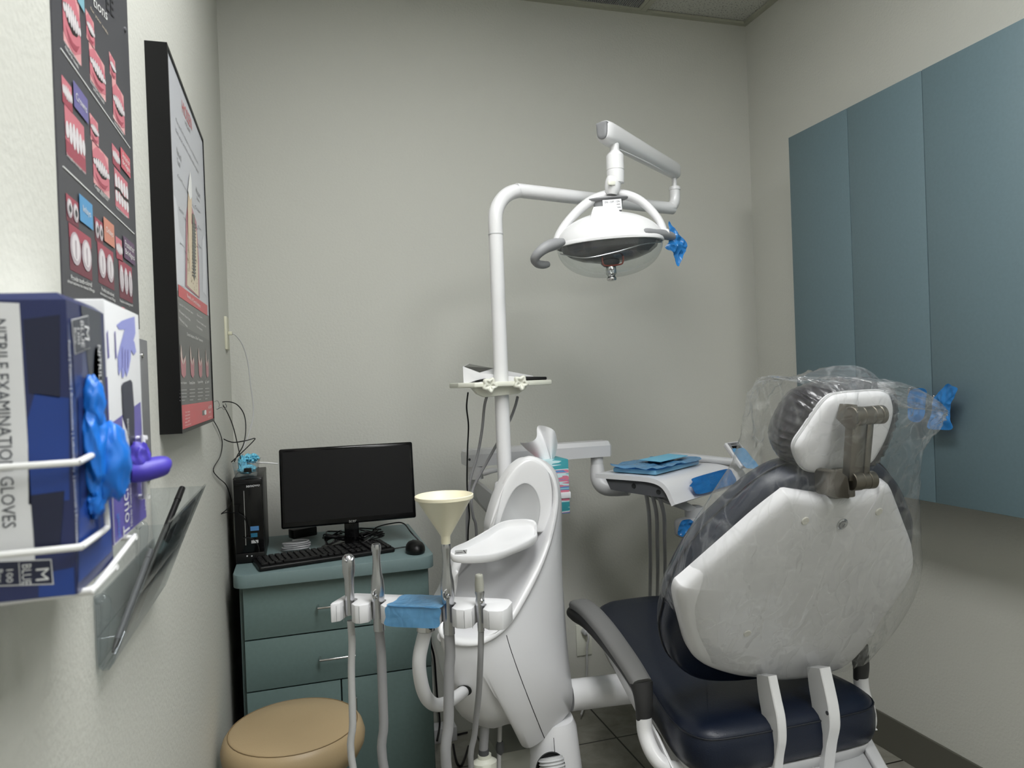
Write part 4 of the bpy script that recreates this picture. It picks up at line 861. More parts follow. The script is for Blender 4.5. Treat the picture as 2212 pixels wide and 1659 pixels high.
def bracket(xc, w_, pxs):
    c = [tuple(V(x, y, X=xc)) for x, y in pxs]; c[0] = (xc, c[1][1]+.006, c[1][2]+.02); c[-1] = (xc, c[-1][1], .385)
    Q = [Vec(p) for p in cat(c, 5)]; hw = w_/2; R_ = []
    for i, p in enumerate(Q):
        tn = (Q[min(i+1, len(Q)-1)]-Q[max(0, i-1)]).normalized(); nn_ = Vec((1, 0, 0)).cross(tn).normalized(); dp = .022+.006*math.sin(PI*i/len(Q))
        sec = [(-hw, .002), (-hw+.002, 0), (hw-.002, 0), (hw, .002), (hw, 2*dp), (-hw, 2*dp)]; dp *= .85
        R_.append([p+Vec((1, 0, 0))*a+nn_*b for a, b in sec])
    return G().loft(R_, True, True)
mk('back_bracket', bracket(.958, .022, [(1672, 1466), (1674, 1482), (1681, 1515), (1689, 1555), (1691, 1600), (1685, 1640), (1680, 1660)]), 'white', t, ang=30)
b2 = mk('back_bracket', bracket(1.085, .028, [(1787, 1447), (1788, 1464), (1794, 1490), (1802, 1530), (1805, 1570), (1798, 1610), (1790, 1640)]), 'white', t, ang=30)
ob_ = V(1790, 1542, X=1.071)
mk('bolt', G().cyl(ob_+Vec((.003, .004, 0)), ob_+Vec((-.0012, .004, 0)), .0045), 'dgrey', b2)
g = G(); g.bb((1.035, 1.262, .3945), (1.10, 1.285, .3975), .001); g.bb((1.052, 1.285, .3945), (1.058, 1.35, .3975), .001); mk('deck_cover', g, 'lgrey', t)
# armrests
def arm(x, sgn):
    pad = [(x, 1.505, .572), (x, 1.56, .594), (x, 1.64, .618), (x, 1.72, .637), (x, 1.80, .648), (x, 1.865, .648), (x, 1.905, .640)]
    ps = cat(pad, 5); R_ = []
    for i, p in enumerate(ps):
        f = i/(len(ps)-1); w_ = .024+.006*f; h_ = .010; tp = 1 if f < .9 else max(.35, 1-(f-.9)*5)
        tn = (Vec(ps[min(i+1, len(ps)-1)])-Vec(ps[max(0, i-1)])).normalized(); up = Vec((1, 0, 0)).cross(tn); up = up if up.z > 0 else -up
        sec = [(-1, -.9), (-1, .2), (-.86, .85), (-.5, 1.15), (.5, 1.15), (.86, .85), (1, .2), (1, -.9), (.7, -1.1), (-.7, -1.1)]
        R_.append([Vec(p)+Vec((1, 0, 0))*(a*w_*tp)+up*(b*h_*tp) for a, b in sec])
    a_ = mk('armrest_pad', G().loft(R_), 'arm', t, ang=50)
    und = [(x-sgn*.004, 1.520, .555), (x-sgn*.004, 1.60, .588), (x-sgn*.004, 1.70, .612), (x-sgn*.004, 1.80, .624), (x-sgn*.004, 1.88, .620), (x-sgn*.004, 1.935, .606)]
    mk('armrest_underside', G().tube(und, [.014, .020, .024, .026, .027, .016], 16, 5, flat=(.95, 1, (0, 0, 1))), 'gblack' if False else 'armd', t, ang=50)
    mk('arm_cuff', G().tube([(x, 1.503, .492), (x, 1.500, .52), (x, 1.503, .548), (x, 1.51, .572)], [.0185, .0205, .023, .027], 20, 4, flat=(1, .82, (0, 1, 0))), 'armd', t, ang=50)
    mk('arm_tube', G().tube([(x, 1.503, .496), (x, 1.498, .46), (x+sgn*.006, 1.475, .425), (x+sgn*.025, 1.455, .402), (x+sgn*.06, 1.45, .392), (x+sgn*.13, 1.46, .392)], .0178, 20, 5), 'white', t, ang=60)
    mk('frame_rail', G().prism([(x+sgn*.028, 1.50, .452), (x+sgn*.028, 1.42, .405), (x+sgn*.028, 1.47, .395), (x+sgn*.028, 1.9, .60), (x+sgn*.028, 1.9, .615)], (sgn*.006, 0, 0), .001), 'white', t)
arm(.727, 1); arm(1.325, -1)
# ---------------------------------------------------------------- clear plastic bag over the backrest
rowsB = [((1650, 813), (2026, 884), 0), ((1648, 828), (2014, 902), 0), ((1640, 862), (1992, 930), 0), ((1622, 915), (1974, 975), 0), ((1597, 980), (1970, 1040), 0), ((1545, 1060), (1976, 1105), 0), ((1495, 1135), (1982, 1170), 0), ((1452, 1210), (1984, 1225), 0), ((1426, 1262), (1972, 1275), 0), ((1430, 1310), (1945, 1328), .01), ((1447, 1352), (1908, 1375), .03), ((1474, 1395), (1872, 1412), .035)]
NU = 240
rr = cat([(*l, *r, s_) for l, r, s_ in rowsB], 16)
bagv = []
for i, q in enumerate(rr):
    f = i/(len(rr)-1)
    Lp = V(q[0], q[1], pl=bp(.07)); Rp = V(q[2], q[3], pl=bp(.0))
    k0 = min(1, f/.045)**.6
    hz = max(0, 1-abs(f-.17)/.24)
    back = (-.052-.022*hz)*k0+.05*(1-k0); front = (.112+.035*hz)*k0+.05*(1-k0)
    ring = []
    for j in range(NU):
        a = 2*PI*j/NU; ca, sa = math.cos(a), math.sin(a)
        u = .5-.5*math.copysign(abs(ca)**.5, ca)
        x = Lp.x+(Rp.x-Lp.x)*u; z = Lp.z+(Rp.z-Lp.z)*u - q[4]*math.sin(PI*u)
        if f < .25: z += (.004+(.050 if sa > 0 else .026)*max(0, math.sin(PI*min(1, max(0, (u-.15)/.8)))))*(1-f/.25)*max(0, math.sin(PI*min(1, max(0, (u-.02)/.93))))**.7
        m = (back+front)/2; s_ = abs(sa)**.55; off = m+(front-m)*s_ if sa > 0 else m+(back-m)*s_
        p = Vec((x, 1.43-.52*(z-.60)+off*1.127, z))
        w1 = noise.noise(Vec((x*26+z*5, z*5, 3+(5 if sa > 0 else 0)))); w2 = noise.noise(p*34+Vec((3, 1, 9))); w3 = noise.noise(Vec((u*14, f*3, 11)))
        amp = .0085*min(1, f/.03+.15)*min(1, .25+4*min(u, 1-u)) + (.006 if f < .4 else 0)
        dd = (-abs(w1)*1.7+.35)*amp+(-abs(w2)*1.6+.3)*amp*.5+w3*amp*.4
        if f > .35 and sa < 0: dd *= .45
        if f < .42:
            q_ = p*46; dist, _pp = noise.voronoi(q_, distance_metric='DISTANCE', exponent=2.5)[:2]
            dd += (dist[1]-dist[0]-.25)*.0075*min(1, f/.02+.2)*min(1, (.42-f)*6)
        for cu_, cf_ in ((0, 0), (1, .03)):     # creases fanning out of the two pulled corners
            du, dv = abs(u-cu_)*1.0, (f-cf_)*1.6; rr2 = math.hypot(du, dv); an = math.atan2(dv, du+1e-4)
            dd += .007*(1-abs(math.sin(an*11+cu_*2))**.6*1.6)*max(0, 1-rr2/.6)*min(1, rr2/.08)
        ring.append(p+(n_f if sa > 0 else -n_f)*max(dd, -.004 if f > .3 else -.02))
    bagv.append(ring)
g = G().loft(bagv, True, False)
bag = mk('clear_plastic_bag', g, 'bag', label='clear plastic bag pulled over the headrest and backrest of the dental chair', cat_='plastic bag', ang=180)
# ---------------------------------------------------------------- cuspidor unit
t = cus = thing('cuspidor_unit', 'tall glossy white spittoon unit with an oval opening, left of the chair', 'cuspidor', (.55, 1.76, 0))
ctl = [((1150, 986), 1.800, (1150, 985)), ((1190, 1015), 1.79, (1193, 1011)), ((1205, 1070), 1.775, (1207, 1068)), ((1196, 1140), 1.75, (1211, 1160)), ((1175, 1210), 1.72, (1216, 1260)), ((1145, 1275), 1.69, (1226, 1400)), ((1110, 1335), 1.65, (1237, 1512)), ((1082, 1366), 1.625, (1215, 1556)), ((1050, 1386), 1.60, (1160, 1608)),
       ((1020, 1394), 1.59, (1128, 1612)), ((985, 1391), 1.585, (1107, 1565)), ((958, 1378), 1.585, (1055, 1573)), ((947, 1362), 1.59, (985, 1532)), ((951, 1335), 1.61, (944, 1392)), ((970, 1292), 1.66, (965, 1300)), ((976, 1235), 1.70, (972, 1235)), ((990, 1206), 1.73, (986, 1206)), ((1046, 1166), 1.76, (1044, 1165)), ((1068, 1108), 1.78, (1066, 1108)), ((1088, 1040), 1.79, (1086, 1038)), ((1118, 1000), 1.80, (1116, 998))]
full = cat([(*V(a[0], a[1], Y=y), *V(b[0], b[1], Y=y+.10)) for a, y, b in ctl], 5, True)
r0 = [Vec(p[:3]) for p in full]; r2 = [Vec(p[3:]) for p in full]
r1 = [a.lerp(b, .5)+Vec((0, -.022, 0)) for a, b in zip(r0, r2)]; r1a = [a.lerp(b, .22)+Vec((0, -.014, 0)) for a, b in zip(r0, r2)]; r1b = [a.lerp(b, .8)+Vec((0, -.020, 0)) for a, b in zip(r0, r2)]
cbk = sum(r2, Vec())/len(r2)
r3 = [Vec((cbk.x+(p.x-cbk.x)*.97+.01, max(p.y+.05, 1.93), cbk.z+(p.z-cbk.z)*.98)) for p in r2]
r4 = [Vec((cbk.x+(p.x-cbk.x)*.85+.01, 1.965, cbk.z+(p.z-cbk.z)*.9)) for p in r2]
cbody = mk('body', G().loft([r0, r1a, r1, r1b, r2, r3, r4], False, True), 'wplastic', t, ang=60)
ci = sum(r0, Vec())/len(r0)+Vec((0, .0, 0))
def inset(d, dy):
    out = []
    for p in r0: v = ci-p; out.append(p+v.normalized()*min(d, v.length*.97)+Vec((0, dy, 0)))
    return out
mk('rim', G().loft([inset(-.001, .004), inset(-.0005, -.007), inset(.004, -.011), inset(.013, -.011), inset(.017, -.006), inset(.018, .01)], False, False), 'white', t, ang=60)
mk('inner_wall', G().loft([inset(.0175, .004), inset(.020, .030), inset(.028, .07), inset(.05, .10), inset(.09, .115), inset(.15, .12)], False, True), 'wplastic', t, ang=60)
# oval cup bay, raised panel and shelf
_pv = None
ov = [Vec(p) for p in cat([tuple(V(x, y, Y=1.775)) for x, y in ((1150, 992), (1183, 1018), (1193, 1075), (1184, 1140), (1165, 1150), (1100, 1148), (1060, 1152), (1066, 1105), (1090, 1045), (1118, 1006))], 5, True)]
mk('cup_bay_panel', G().puff(ov, (0, -1, 0), [(0, -.06), (0, 0), (.002, .002), (.006, .003), (.02, .0032)]), 'white', t, ang=50)
cv = [Vec(p) for p in cat([tuple(V(x, y, Y=1.7705)) for x, y in ((1137, 1042), (1158, 1060), (1167, 1095), (1160, 1135), (1150, 1146), (1085, 1146), (1078, 1138), (1092, 1090), (1112, 1054))], 5, True)]
mk('cup_recess', G().puff(cv, (0, 1, 0), [(0, -.0005), (.002, -.001), (.004, .001)], capb=False), 'lgrey', t, ang=50)
sz0 = 0
def shelf_pt(px, py, z): return V(px, py, Z=z)
zs = V(1160, 1150, Y=1.745).z
so = [(1160, 1146), (1155, 1160), (1110, 1182), (1068, 1196), (1020, 1200), (978, 1197), (976, 1184), (1010, 1168), (1055, 1142), (1085, 1126), (1120, 1121), (1155, 1124)]
yys = [1.742, 1.70, 1.655, 1.62, 1.60, 1.60, 1.63, 1.68, 1.735, 1.76, 1.765, 1.762]
sp_ = [V(x, y, Y=yy) for (x, y), yy in zip(so, yys)]; sp_ = [Vec(p) for p in cat([tuple(p) for p in sp_], 5, True)]; cs_ = sum(sp_, Vec())/len(sp_)
def ins_(d, dz): return [p+(cs_-p).normalized()*min(d, (cs_-p).length*.9)+Vec((0, 0, dz)) for p in sp_]
mk('cup_shelf', G().loft([ins_(.03, -.022), ins_(.004, -.019), ins_(0, -.014), ins_(0, -.002), ins_(.002, 0), ins_(.005, 0), ins_(.0065, -.003), ins_(.009, -.013), ins_(.012, -.0145), ins_(.04, -.015)], True, True), 'white', t, ang=50)
a_ = V(982, 1198, Y=1.5985); b2 = V(1008, 1196, Y=1.5985); c2 = V(983, 1189, Y=1.5985)
g = G(); g.poly([a_, b2, b2+(c2-a_), c2], 0); gtext(g, 'midmark', a_+(b2-a_)*.1+(c2-a_)*.3+Vec((0, -.0004, 0)), (b2-a_)*.55, (c2-a_)*.35, 1)
g.tube([a_+(b2-a_)*.70+(c2-a_)*.85+Vec((0, -.0004, 0)), a_+(b2-a_)*.82+(c2-a_)*.6+Vec((0, -.0004, 0)), a_+(b2-a_)*.9+(c2-a_)*.2+Vec((0, -.0004, 0))], .0007, 6, 4, mi=1)
mk('label_plate', g, ['lgrey', 'black'], t, smooth=False)
# bowl at the foot of the opening
bo = V(1018, 1366, Y=1.645); 
bowl = [(.078, .004), (.080, .009), (.077, .011), (.070, .006), (.055, -.012), (.03, -.024), (.008, -.027)]
mk('bowl', G().lathe([(.06, -.03), (.075, -.01)]+bowl, bo, (-.12, -.25, 1), 40, ex=1.0, ey=.62, xd=(1, .1, 0)), 'white', t, ang=60)
jp = [surf(cbody, 1094+(1176-1094)*(k/14)**1.12, 1372+(1594-1372)*k/14, .0002)[0] for k in range(15)]; jp = [p for p in jp if p is not None]
g = G().tube(jp, .0009, 6, 2); mk('panel_joint', g, 'seam', t)
hp_, hn_ = surf(cbody, 1003, 1491, 0); mk('hose_port', G().lathe([(.0165, 0), (.017, .002), (.014, .003)], hp_, hn_, 28), 'seam', t)
# base column, cross pipe, hose bundle
mk('column', G().loft([[(.592+w_*math.copysign(abs(math.cos(a))**.7, math.cos(a)), 1.80+h_*math.copysign(abs(math.sin(a))**.7, math.sin(a)), z) for a in [2*PI*i/40 for i in range(40)]] for w_, h_, z in ((.085, .12, 0), (.083, .118, .20), (.066, .10, .385), (.058, .092, .405), (.03, .06, .412))]), 'wplastic', t, ang=50)
mk('column_joint', G().tube([(.572, 1.688, .39), (.574, 1.683, .30), (.574, 1.680, .2)], .0008, 6, 4), 'seam', t)
mk('arch_opening', G().lathe([(.036, 0), (.038, .004), (.036, .006), (.033, -.001)], V(1188, 1658, Y=1.672), (0, -1, .12), 36), 'seam', t)
g = G(); o = V(1190, 1640, Y=1.664)
for i in range(9): g.lathe([(.029, -.003), (.032, 0), (.029, .003)], o+Vec((0, -.002-.003*i, -.0065*i)), Vec((0, -.35, -1)), 28, cap=True)
g.cyl(o+Vec((0, .0, .005)), o+Vec((0, -.04, -.08)), .0285)
mk('corrugated_hose', g, 'lgrey', t)
mk('cross_pipe', G().cyl(V(1230, 1502, Y=1.80), V(1370, 1478, Y=1.80)+Vec((.14, -.01, -.01)), .0395, .0395, 32), 'white', t, ang=60)
for nm, pts, r, m_ in (('drain_hose', cp([(1048, 1560, 1.70), (1046, 1590, 1.70), (1044, 1625, 1.70)]), .0112, 'hose'), ('supply_hose', cp([(1080, 1560, 1.72), (1079, 1600, 1.72), (1078, 1630, 1.72), (1077, 1690, 1.72)]), .0056, 'hosel')):
    mk(nm, G().tube(pts, r, 14, 4), m_, t)
mk('hose_coupling', G().tube(cp([(1080, 1601, 1.72), (1080, 1612, 1.72), (1080, 1622, 1.72), (1080, 1630, 1.72)]), [.007, .010, .0095, .005], 14, 4), 'dgrey', t)
mk('hose_band', G().tube(cp([(1045, 1618, 1.70), (1045, 1629, 1.70)]), .0125, 16, 1), 'dgrey', t)
o = V(1046, 1659, Y=1.70); mk('valve_box', G().lathe([(.0, 0), (.026, 0), (.027, .028), (.02, .033), (.015, .036), (.015, .045), (.0, .045)], o+Vec((.002, 0, -.012)), n=28, ex=1.1, ey=.8, cap=False), 'offwhite', t, ang=50)
mk('lower_cover', G().loft([[(.50+x_*w_, 1.83+y_*w_, z) for x_, y_ in ((-.06, -.09), (.09, -.09), (.09, .09), (-.06, .09))] for w_, z in ((1, 0), (1, .33), (.94, .345))]), 'bbl', t, smooth=False)
# ---------------------------------------------------------------- operating light on its pole
t = lamp = thing('operating_light', 'white dental lamp with a clear bowl hanging from a tall curved pole', 'dental light', (.545, 1.98, .9))
PY = 1.98
pole = [V(1092, 1060, Y=PY)] + [V(1091.5, 1000, Y=PY)] + [V(1084, 850, Y=PY), V(1075, 680, Y=PY), V(1069, 545, Y=PY)]
xpole = sum(p.x for p in pole[1:4])/3
zt_ = V(1066, 480, Y=PY).z; ztop = V(1130, 408, Y=PY).z
dirA = Vec((.60, .15, 0)).normalized(); rr_ = .0205; Rb = .095
arc = [Vec((xpole, PY, .80)), Vec((xpole, PY, 1.2)), Vec((xpole, PY, ztop-Rb-.05)), Vec((xpole, PY, ztop-Rb))]
for i in range(1, 9): a = PI/2*i/8; arc.append(Vec((xpole, PY, ztop-Rb))+dirA*(Rb*(1-math.cos(a)))+Vec((0, 0, Rb*math.sin(a))))
arc2 = arc[3:]
e1 = V(1437, 440, Y=2.14); e1.z = ztop; endA = Vec((xpole, PY, ztop))+dirA*((e1-Vec((xpole, PY, ztop))).length)
arc2 += [Vec((xpole, PY, ztop)).lerp(endA, .5), endA]
mk('pole', G().cyl(arc[0], Vec((xpole, PY, ztop-Rb-.035)), rr_, rr_, 28), 'white', t, ang=60)
mk('pole_collar', G().lathe([(rr_+.0004, 0), (rr_+.0008, .001), (rr_+.0008, .003), (rr_+.0004, .004)], (xpole, PY, ztop-Rb-.039), n=28), 'lgrey', t)
el = [endA, endA+dirA*.018+Vec((0, 0, .003)), endA+dirA*.034+Vec((0, 0, .016)), endA+dirA*.040+Vec((0, 0, .036)), endA+dirA*.040+Vec((0, 0, .062))]
ca_ = mk('curved_arm', G().tube([Vec((xpole, PY, ztop-Rb-.035))]+arc2[:-1]+el, [rr_]*(len(arc2))+[.0195, .0185, .0175, .0170, .0168], 24, 3), 'white', t, ang=60)
et = el[-1]
mk('elbow_cap', G().lathe([(.0168, -.001), (.0185, 0), (.0185, .008), (.0165, .011), (.008, .012), (.008, .05)], et, n=24), 'white', t)
ej = et+Vec((0, 0, .045))
sL = V(1312, 288, Y=1.85); sR = Vec((ej.x, ej.y, ej.z+.020)); ax_ = (sL-sR).normalized()
up_ = Vec((0, 0, 1)); up_ = (up_-ax_*up_.dot(ax_)).normalized(); sd_ = ax_.cross(up_)
g = G(); R_ = []
for f, hh_, ww in ((-.05, .020, .014), (-.03, .025, .018), (0, .0265, .020), (.5, .0285, .022), (.92, .031, .024), (1.0, .031, .024), (1.045, .029, .022), (1.06, .024, .018)):
    c = sR.lerp(sL, f); R_.append([c+sd_*(ww*math.copysign(abs(math.cos(a))**.8, math.cos(a)))+up_*(hh_*math.copysign(abs(math.sin(a))**.6, math.sin(a))) for a in [2*PI*i/28 for i in range(28)]])
sa_ = mk('spring_arm', g.loft(R_), 'white', t, ang=50)
cpn = (sL-sR).normalized(); c = sL+cpn*.033*1.0
capo = [c+sd_*x_+up_*z_ for x_, z_ in ((-.014, .022), (.014, .022), (.016, .015), (.014, -.012), (.007, -.022), (-.007, -.022), (-.014, -.012), (-.016, .015))]
mk('end_cap', G().puff([Vec(p) for p in cat([tuple(p) for p in capo], 3, True)], cpn, [(0, -.012), (0, .001), (.003, .0035), (.008, .004)]), 'grey', sa_, ang=40)
mk('tie_rod', G().tube([V(1338, 323, Y=1.87), V(1400, 352, Y=1.98), V(1448, 378, Y=2.12)], .0022, 8, 3), 'white', t)
nk = V(1327, 306, Y=1.86)
nb_ = V(1326, 392, Y=1.86)
dn = Vec((0, 0, -1))
mk('neck', G().lathe([(.010, 0), (.0105, .002), (.0105, .008), (.013, .012), (.013, .030), (.0225, .040), (.0245, .044), (.0245, .083), (.0235, .084), (.0235, .086), (.0245, .087), (.0235, .112), (.0225, .120)], nk+Vec((0, 0, .004)), dn, 32), 'white', t, ang=25)
HC = V(1317, 527, Y=1.87)
mk('neck_joint', G().tube([nk+Vec((0, 0, -.105)), V(1325, 393, Y=1.86), V(1323, 408, Y=1.86), V(1322, 421, Y=1.86)], [.0215, .0225, .021, .014], 24, 5), 'white', t, ang=60)
mk('joint_notch', G().box(V(1321, 395, Y=1.838), (.022, .006, .012), bev=.002), 'offwhite', t)
# head frame: ex to the right and a little up, ez along the lamp axis, ey away from the viewer
th_ = math.radians(4.6); ex = (cR*math.cos(th_)+cU*math.sin(th_)).normalized(); ez = Vec((0, 0, 1))-ex*ex.z; tl_ = math.radians(-3); ez.normalize(); ey = ez.cross(ex).normalized()
def HL(x, y, z): return HC+ex*x+ey*y+ez*z
def dome(a, b, c, z0, n=44, m_=14, flip=1, p=1.0, top=1.0):
    R_ = []
    for i in range(m_+1):
        ph = PI/2*i/m_*top; R_.append([HL(a*math.cos(ph)**p*math.cos(q), b*math.cos(ph)**p*math.sin(q), z0+flip*c*math.sin(ph)) for q in [2*PI*k/n for k in range(n)]])
    return R_
hd_ = mk('lamp_head', G().loft(dome(.150, .098, .084, .005, top=.98, p=1.12), False, True), 'white', t, ang=60)
mk('rim_band', G().loft([[HL(a*math.cos(q), b*math.sin(q), z) for q in [2*PI*k/60 for k in range(60)]] for a, b, z in ((.147, .095, -.004), (.152, .100, -.003), (.153, .101, .003), (.150, .098, .008), (.14, .09, .006), (.14, .09, -.003))], False, False), 'white', hd_, ang=40)
mk('clear_cover', G().loft(dome(.148, .096, .090, -.003, flip=-1, top=.985, p=.85), False, False), 'glass', t, label='clear bowl-shaped cover', ang=60)
M['refl'] = mat('dark_reflector', (74, 75, 78), .18, .7)
mk('reflector', G().loft(dome(.138, .088, .052, -.001, n=14, m_=4, flip=-1, top=.8), True, True), 'refl', t, ang=15)
mk('bulb_housing', G().lathe([(.022, 0), (.026, .015), (.026, .052), (.018, .060), (.001, .062)], HL(-.004, -.01, -.004), -ez, 24), 'dgrey', t, ang=50)
M['redwire'] = mat('red_brown_wire', (122, 52, 40), .35)
mk('bulb_guard', G().tube([HL(-.028, -.045, -.030), HL(-.030, -.045, -.055), HL(-.022, -.045, -.066), HL(.016, -.045, -.066), HL(.026, -.045, -.058), HL(.026, -.045, -.03), HL(.016, -.045, .0)], .0022, 8, 5), 'redwire', t)
mk('cover_wire', G().tube([HL(-.142, -.02, -.02), HL(-.08, -.075, -.045), HL(0, -.085, -.038), HL(.08, -.07, -.02), HL(.14, -.02, -.01)], .0016, 8, 8), 'steel', t)
mk('cover_knob', G().lathe([(.0145, 0), (.0150, .001), (.0150, .020), (.012, .022), (.010, .026), (.013, .030), (.014, .034), (.012, .038), (.006, .039)], HL(-.004, -.012, -.066), -ez, 28), 'chrome', t, ang=50)
mk('head_hump', G().loft([[HL(.0+x_, y_, z) for x_, y_ in ((-.036-k, -.050-k), (.008+k, -.050-k), (.014+k, .01), (-.036-k, .01))] for k, z in ((.024, .035), (.020, .062), (.012, .085), (.008, .093), (.0, .096))]), 'white', hd_, ang=40)
yk = [HL(-.153, -.01, .004), HL(-.136, -.0, .042), HL(-.100, .01, .084), HL(-.050, .015, .122), HL(0, .016, .139), HL(.05, .015, .138), HL(.10, .01, .113), HL(.140, .0, .060), HL(.155, -.01, .012)]
mk('yoke', G().tube(yk, [.0100, .0115, .0130, .0150, .0155, .0150, .0130, .0115, .0100], 18, 6, flat=(1.15, .95, (0, 0, 1))), 'white', t, ang=60)
sb = mk('switch_block', G().lathe([(.060, 0), (.062, .003), (.056, .007), (.042, .009), (.038, .03), (.032, .062)], HL(.006, .01, .130), -ez, 36, ex=1, ey=.4, xd=ex), 'grey', t, ang=40)
def lab(pxs, Y_): return [V(x, y, Y=Y_) for x, y in pxs]
q = lab(((1300, 449), (1343, 443), (1346, 456), (1348, 462), (1302, 463)), 1.862)
q = [HL(-.016, -.020, .098), HL(.036, -.020, .098), HL(.036, -.020, .070), HL(-.016, -.020, .070)]
g = G().box(HL(.013, -.017, .104), (.052, .003, .030), (ex, ey, ez), mi=0)
gtext(g, 'ON – OFF – ON', HL(-.008, -.0189, .1095), ex*.042, ez*.0055, 1); gtext(g, 'Please', HL(.022, -.0189, .094), ex*.014, ez*.005, 1); g.box(HL(.030, -.0188, .1045), (.010, .0004, .0012), (ex, ey, ez), mi=1)
mk('switch_label', g, ['boxwhite', 'black'], sb, smooth=False)
M['hnd'] = mat('grey_handle', (140, 141, 143), .5)
hy = HC.y-.06
def hp(l): return [V(x, y, Y=yy) for x, y, yy in l]
mk('left_handle', G().tube(hp([(1216, 522, 1.80), (1200, 527, 1.79), (1180, 534, 1.78), (1163, 547, 1.78), (1155, 560, 1.79), (1162, 570, 1.80), (1174, 572, 1.81), (1183, 571, 1.82)]), [.0095, .0150, .0150, .0130, .0115, .0108, .0105, .0085], 16, 5), 'hnd', t, ang=60)
mk('right_handle', G().tube(hp([(1379, 500, 1.78), (1395, 501, 1.78), (1420, 505, 1.80), (1440, 508, 1.82), (1458, 513, 1.84)]), [.006, .0115, .0135, .0135, .010], 16, 5), 'hnd', t, ang=60)
for p_ in (HL(-.150, -.01, .008), HL(.150, -.01, .016)): mk('pivot', G().lathe([(.010, -.014), (.012, -.010), (.012, .010), (.010, .014)], p_, ex, 20), 'white', t)
g = sheet([V(x, y, Y=1.83) for x, y in ((1445, 478), (1456, 492), (1466, 506), (1482, 522), (1484, 535), (1474, 556), (1464, 576), (1458, 562), (1453, 548), (1434, 536), (1444, 522), (1446, 500))], (0, -1, 0), .012, 5)
mk('barrier_film', g, 'filmd', label='crumpled blue film twisted round the right handle of the dental lamp', cat_='film', ang=25, group='blue barrier films')
# ---------------------------------------------------------------- tray clamped to the pole
TY = 1.95
t = thing('pole_tray', 'ivory shelf clamped round the lamp pole with two star knobs', 'shelf', (xpole+.02, PY-.03, V(1100, 850, Y=TY).z))
zt2 = V(1180, 822, Y=TY).z
g = G().prism([(V(993, 840, Y=TY).x, TY+.02, zt2-.012), (V(1020, 840, Y=TY).x, TY-.03, zt2-.012), (V(1120, 840, Y=TY).x, TY-.03, zt2-.012), (V(1200, 830, Y=TY).x, TY+.03, zt2-.012), (V(1196, 830, Y=TY).x, TY+.14, zt2-.012), (V(993, 840, Y=TY).x, TY+.14, zt2-.012)], (0, 0, .014), .003, 2)
mk('shelf_plate', g, 'offwhite', t)
xl_, xr_ = V(1022, 840, Y=TY).x, V(1135, 840, Y=TY).x
mk('clamp', G().prism([(xl_-.012, PY-.036, zt2-.004), (xr_, PY-.036, zt2-.004), (xr_+.004, PY-.036, zt2-.018), (xr_-.02, PY-.036, zt2-.034), (xl_+.03, PY-.036, zt2-.040), (xl_+.01, PY-.036, zt2-.030)], (0, .024, 0), .004, 2), 'offwhite', t)
for px, py in ((1058, 832), (1125, 827)):
    o = V(px, py, Y=PY-.062); pts = []
    for i in range(40):
        a = 2*PI*i/40; r = .0195+.0032*math.cos(5*a+PI/2*.6); pts.append(o+Vec((r*math.cos(a), 0, r*math.sin(a))))
    mk('star_knob', G().puff(pts, (0, -1, 0), [(.001, -.010), (.0, -.006), (0, .003), (.0015, .006), (.004, .0075), (.008, .007), (.012, .003)]), 'offwhite', t, ang=50)
    mk('knob_stem', G().cyl(o+Vec((0, .008, 0)), o+Vec((0, .028, 0)), .007), 'offwhite', t)
# apex device on the shelf
t = thing('scaler_unit', 'small white desktop device with a black wedge top on the pole shelf', 'dental device', (xpole, TY+.08, zt2))
A_ = V(1000, 792, Y=1.99); B2_ = V(1037, 806, Y=1.99); R2_ = V(1150, 817, Y=1.99); A2 = V(1012, 786, Y=2.09); B3 = V(1068, 796, Y=2.09); R3_ = V(1152, 812, Y=2.09)
zb2 = zt2+.001; dn_ = lambda p: Vec((p.x, p.y, zb2))
g = G().add([A_, B2_, R2_, dn_(R2_), dn_(B2_), dn_(A_), A2, B3, R3_, dn_(R3_), dn_(B3), dn_(A2)], [[0, 1, 4, 5], [1, 2, 3, 4], [1, 7, 8, 2], [0, 6, 7, 1], [6, 7, 10, 11], [7, 8, 9, 10], [2, 8, 9, 3], [0, 6, 11, 5], [5, 4, 10, 11], [4, 3, 9, 10]])
mk('housing', g, 'wplastic', t, smooth=False)
up3 = Vec((0, -.0004, .0008)); cc4 = (A_+B2_+A2+B3)/4
mk('display_top', G().poly([cc4.lerp(p, .93)+up3 for p in (A_, B2_, B3, A2)]), 'gblack', t, smooth=False)
a_ = V(1122, 822, Y=1.985); b2 = V(1182, 822, Y=1.985)
mk('handpiece', G().prism([(a_.x, 1.985, zt2+.002), (b2.x, 1.985, zt2+.002), (b2.x, 1.985, zt2+.011), (a_.x+.01, 1.985, zt2+.014), (a_.x-.004, 1.985, zt2+.008)], (0, .03, 0), .003), 'black', label='black handheld piece lying on the right end of the pole shelf', cat_='handpiece')
cab('cable', cp([(1004, 830, 1.975), (1015, 829, 1.965), (1030, 824, 1.965), (1048, 820, 1.99)])[:], .0035, 'black', 'short black cable lying on the left side of the pole shelf')
cab('cable', cp([(1011, 848, 2.02), (1008, 880, 2.05), (1012, 920, 2.1), (1010, 970, 2.1), (1009, 1050, 2.1), (1014, 1110, 2.1), (1011, 1160, 2.1), (1012, 1300, 2.2)]), .0023, 'black', 'thin black cable dropping from the pole shelf past the white arm')
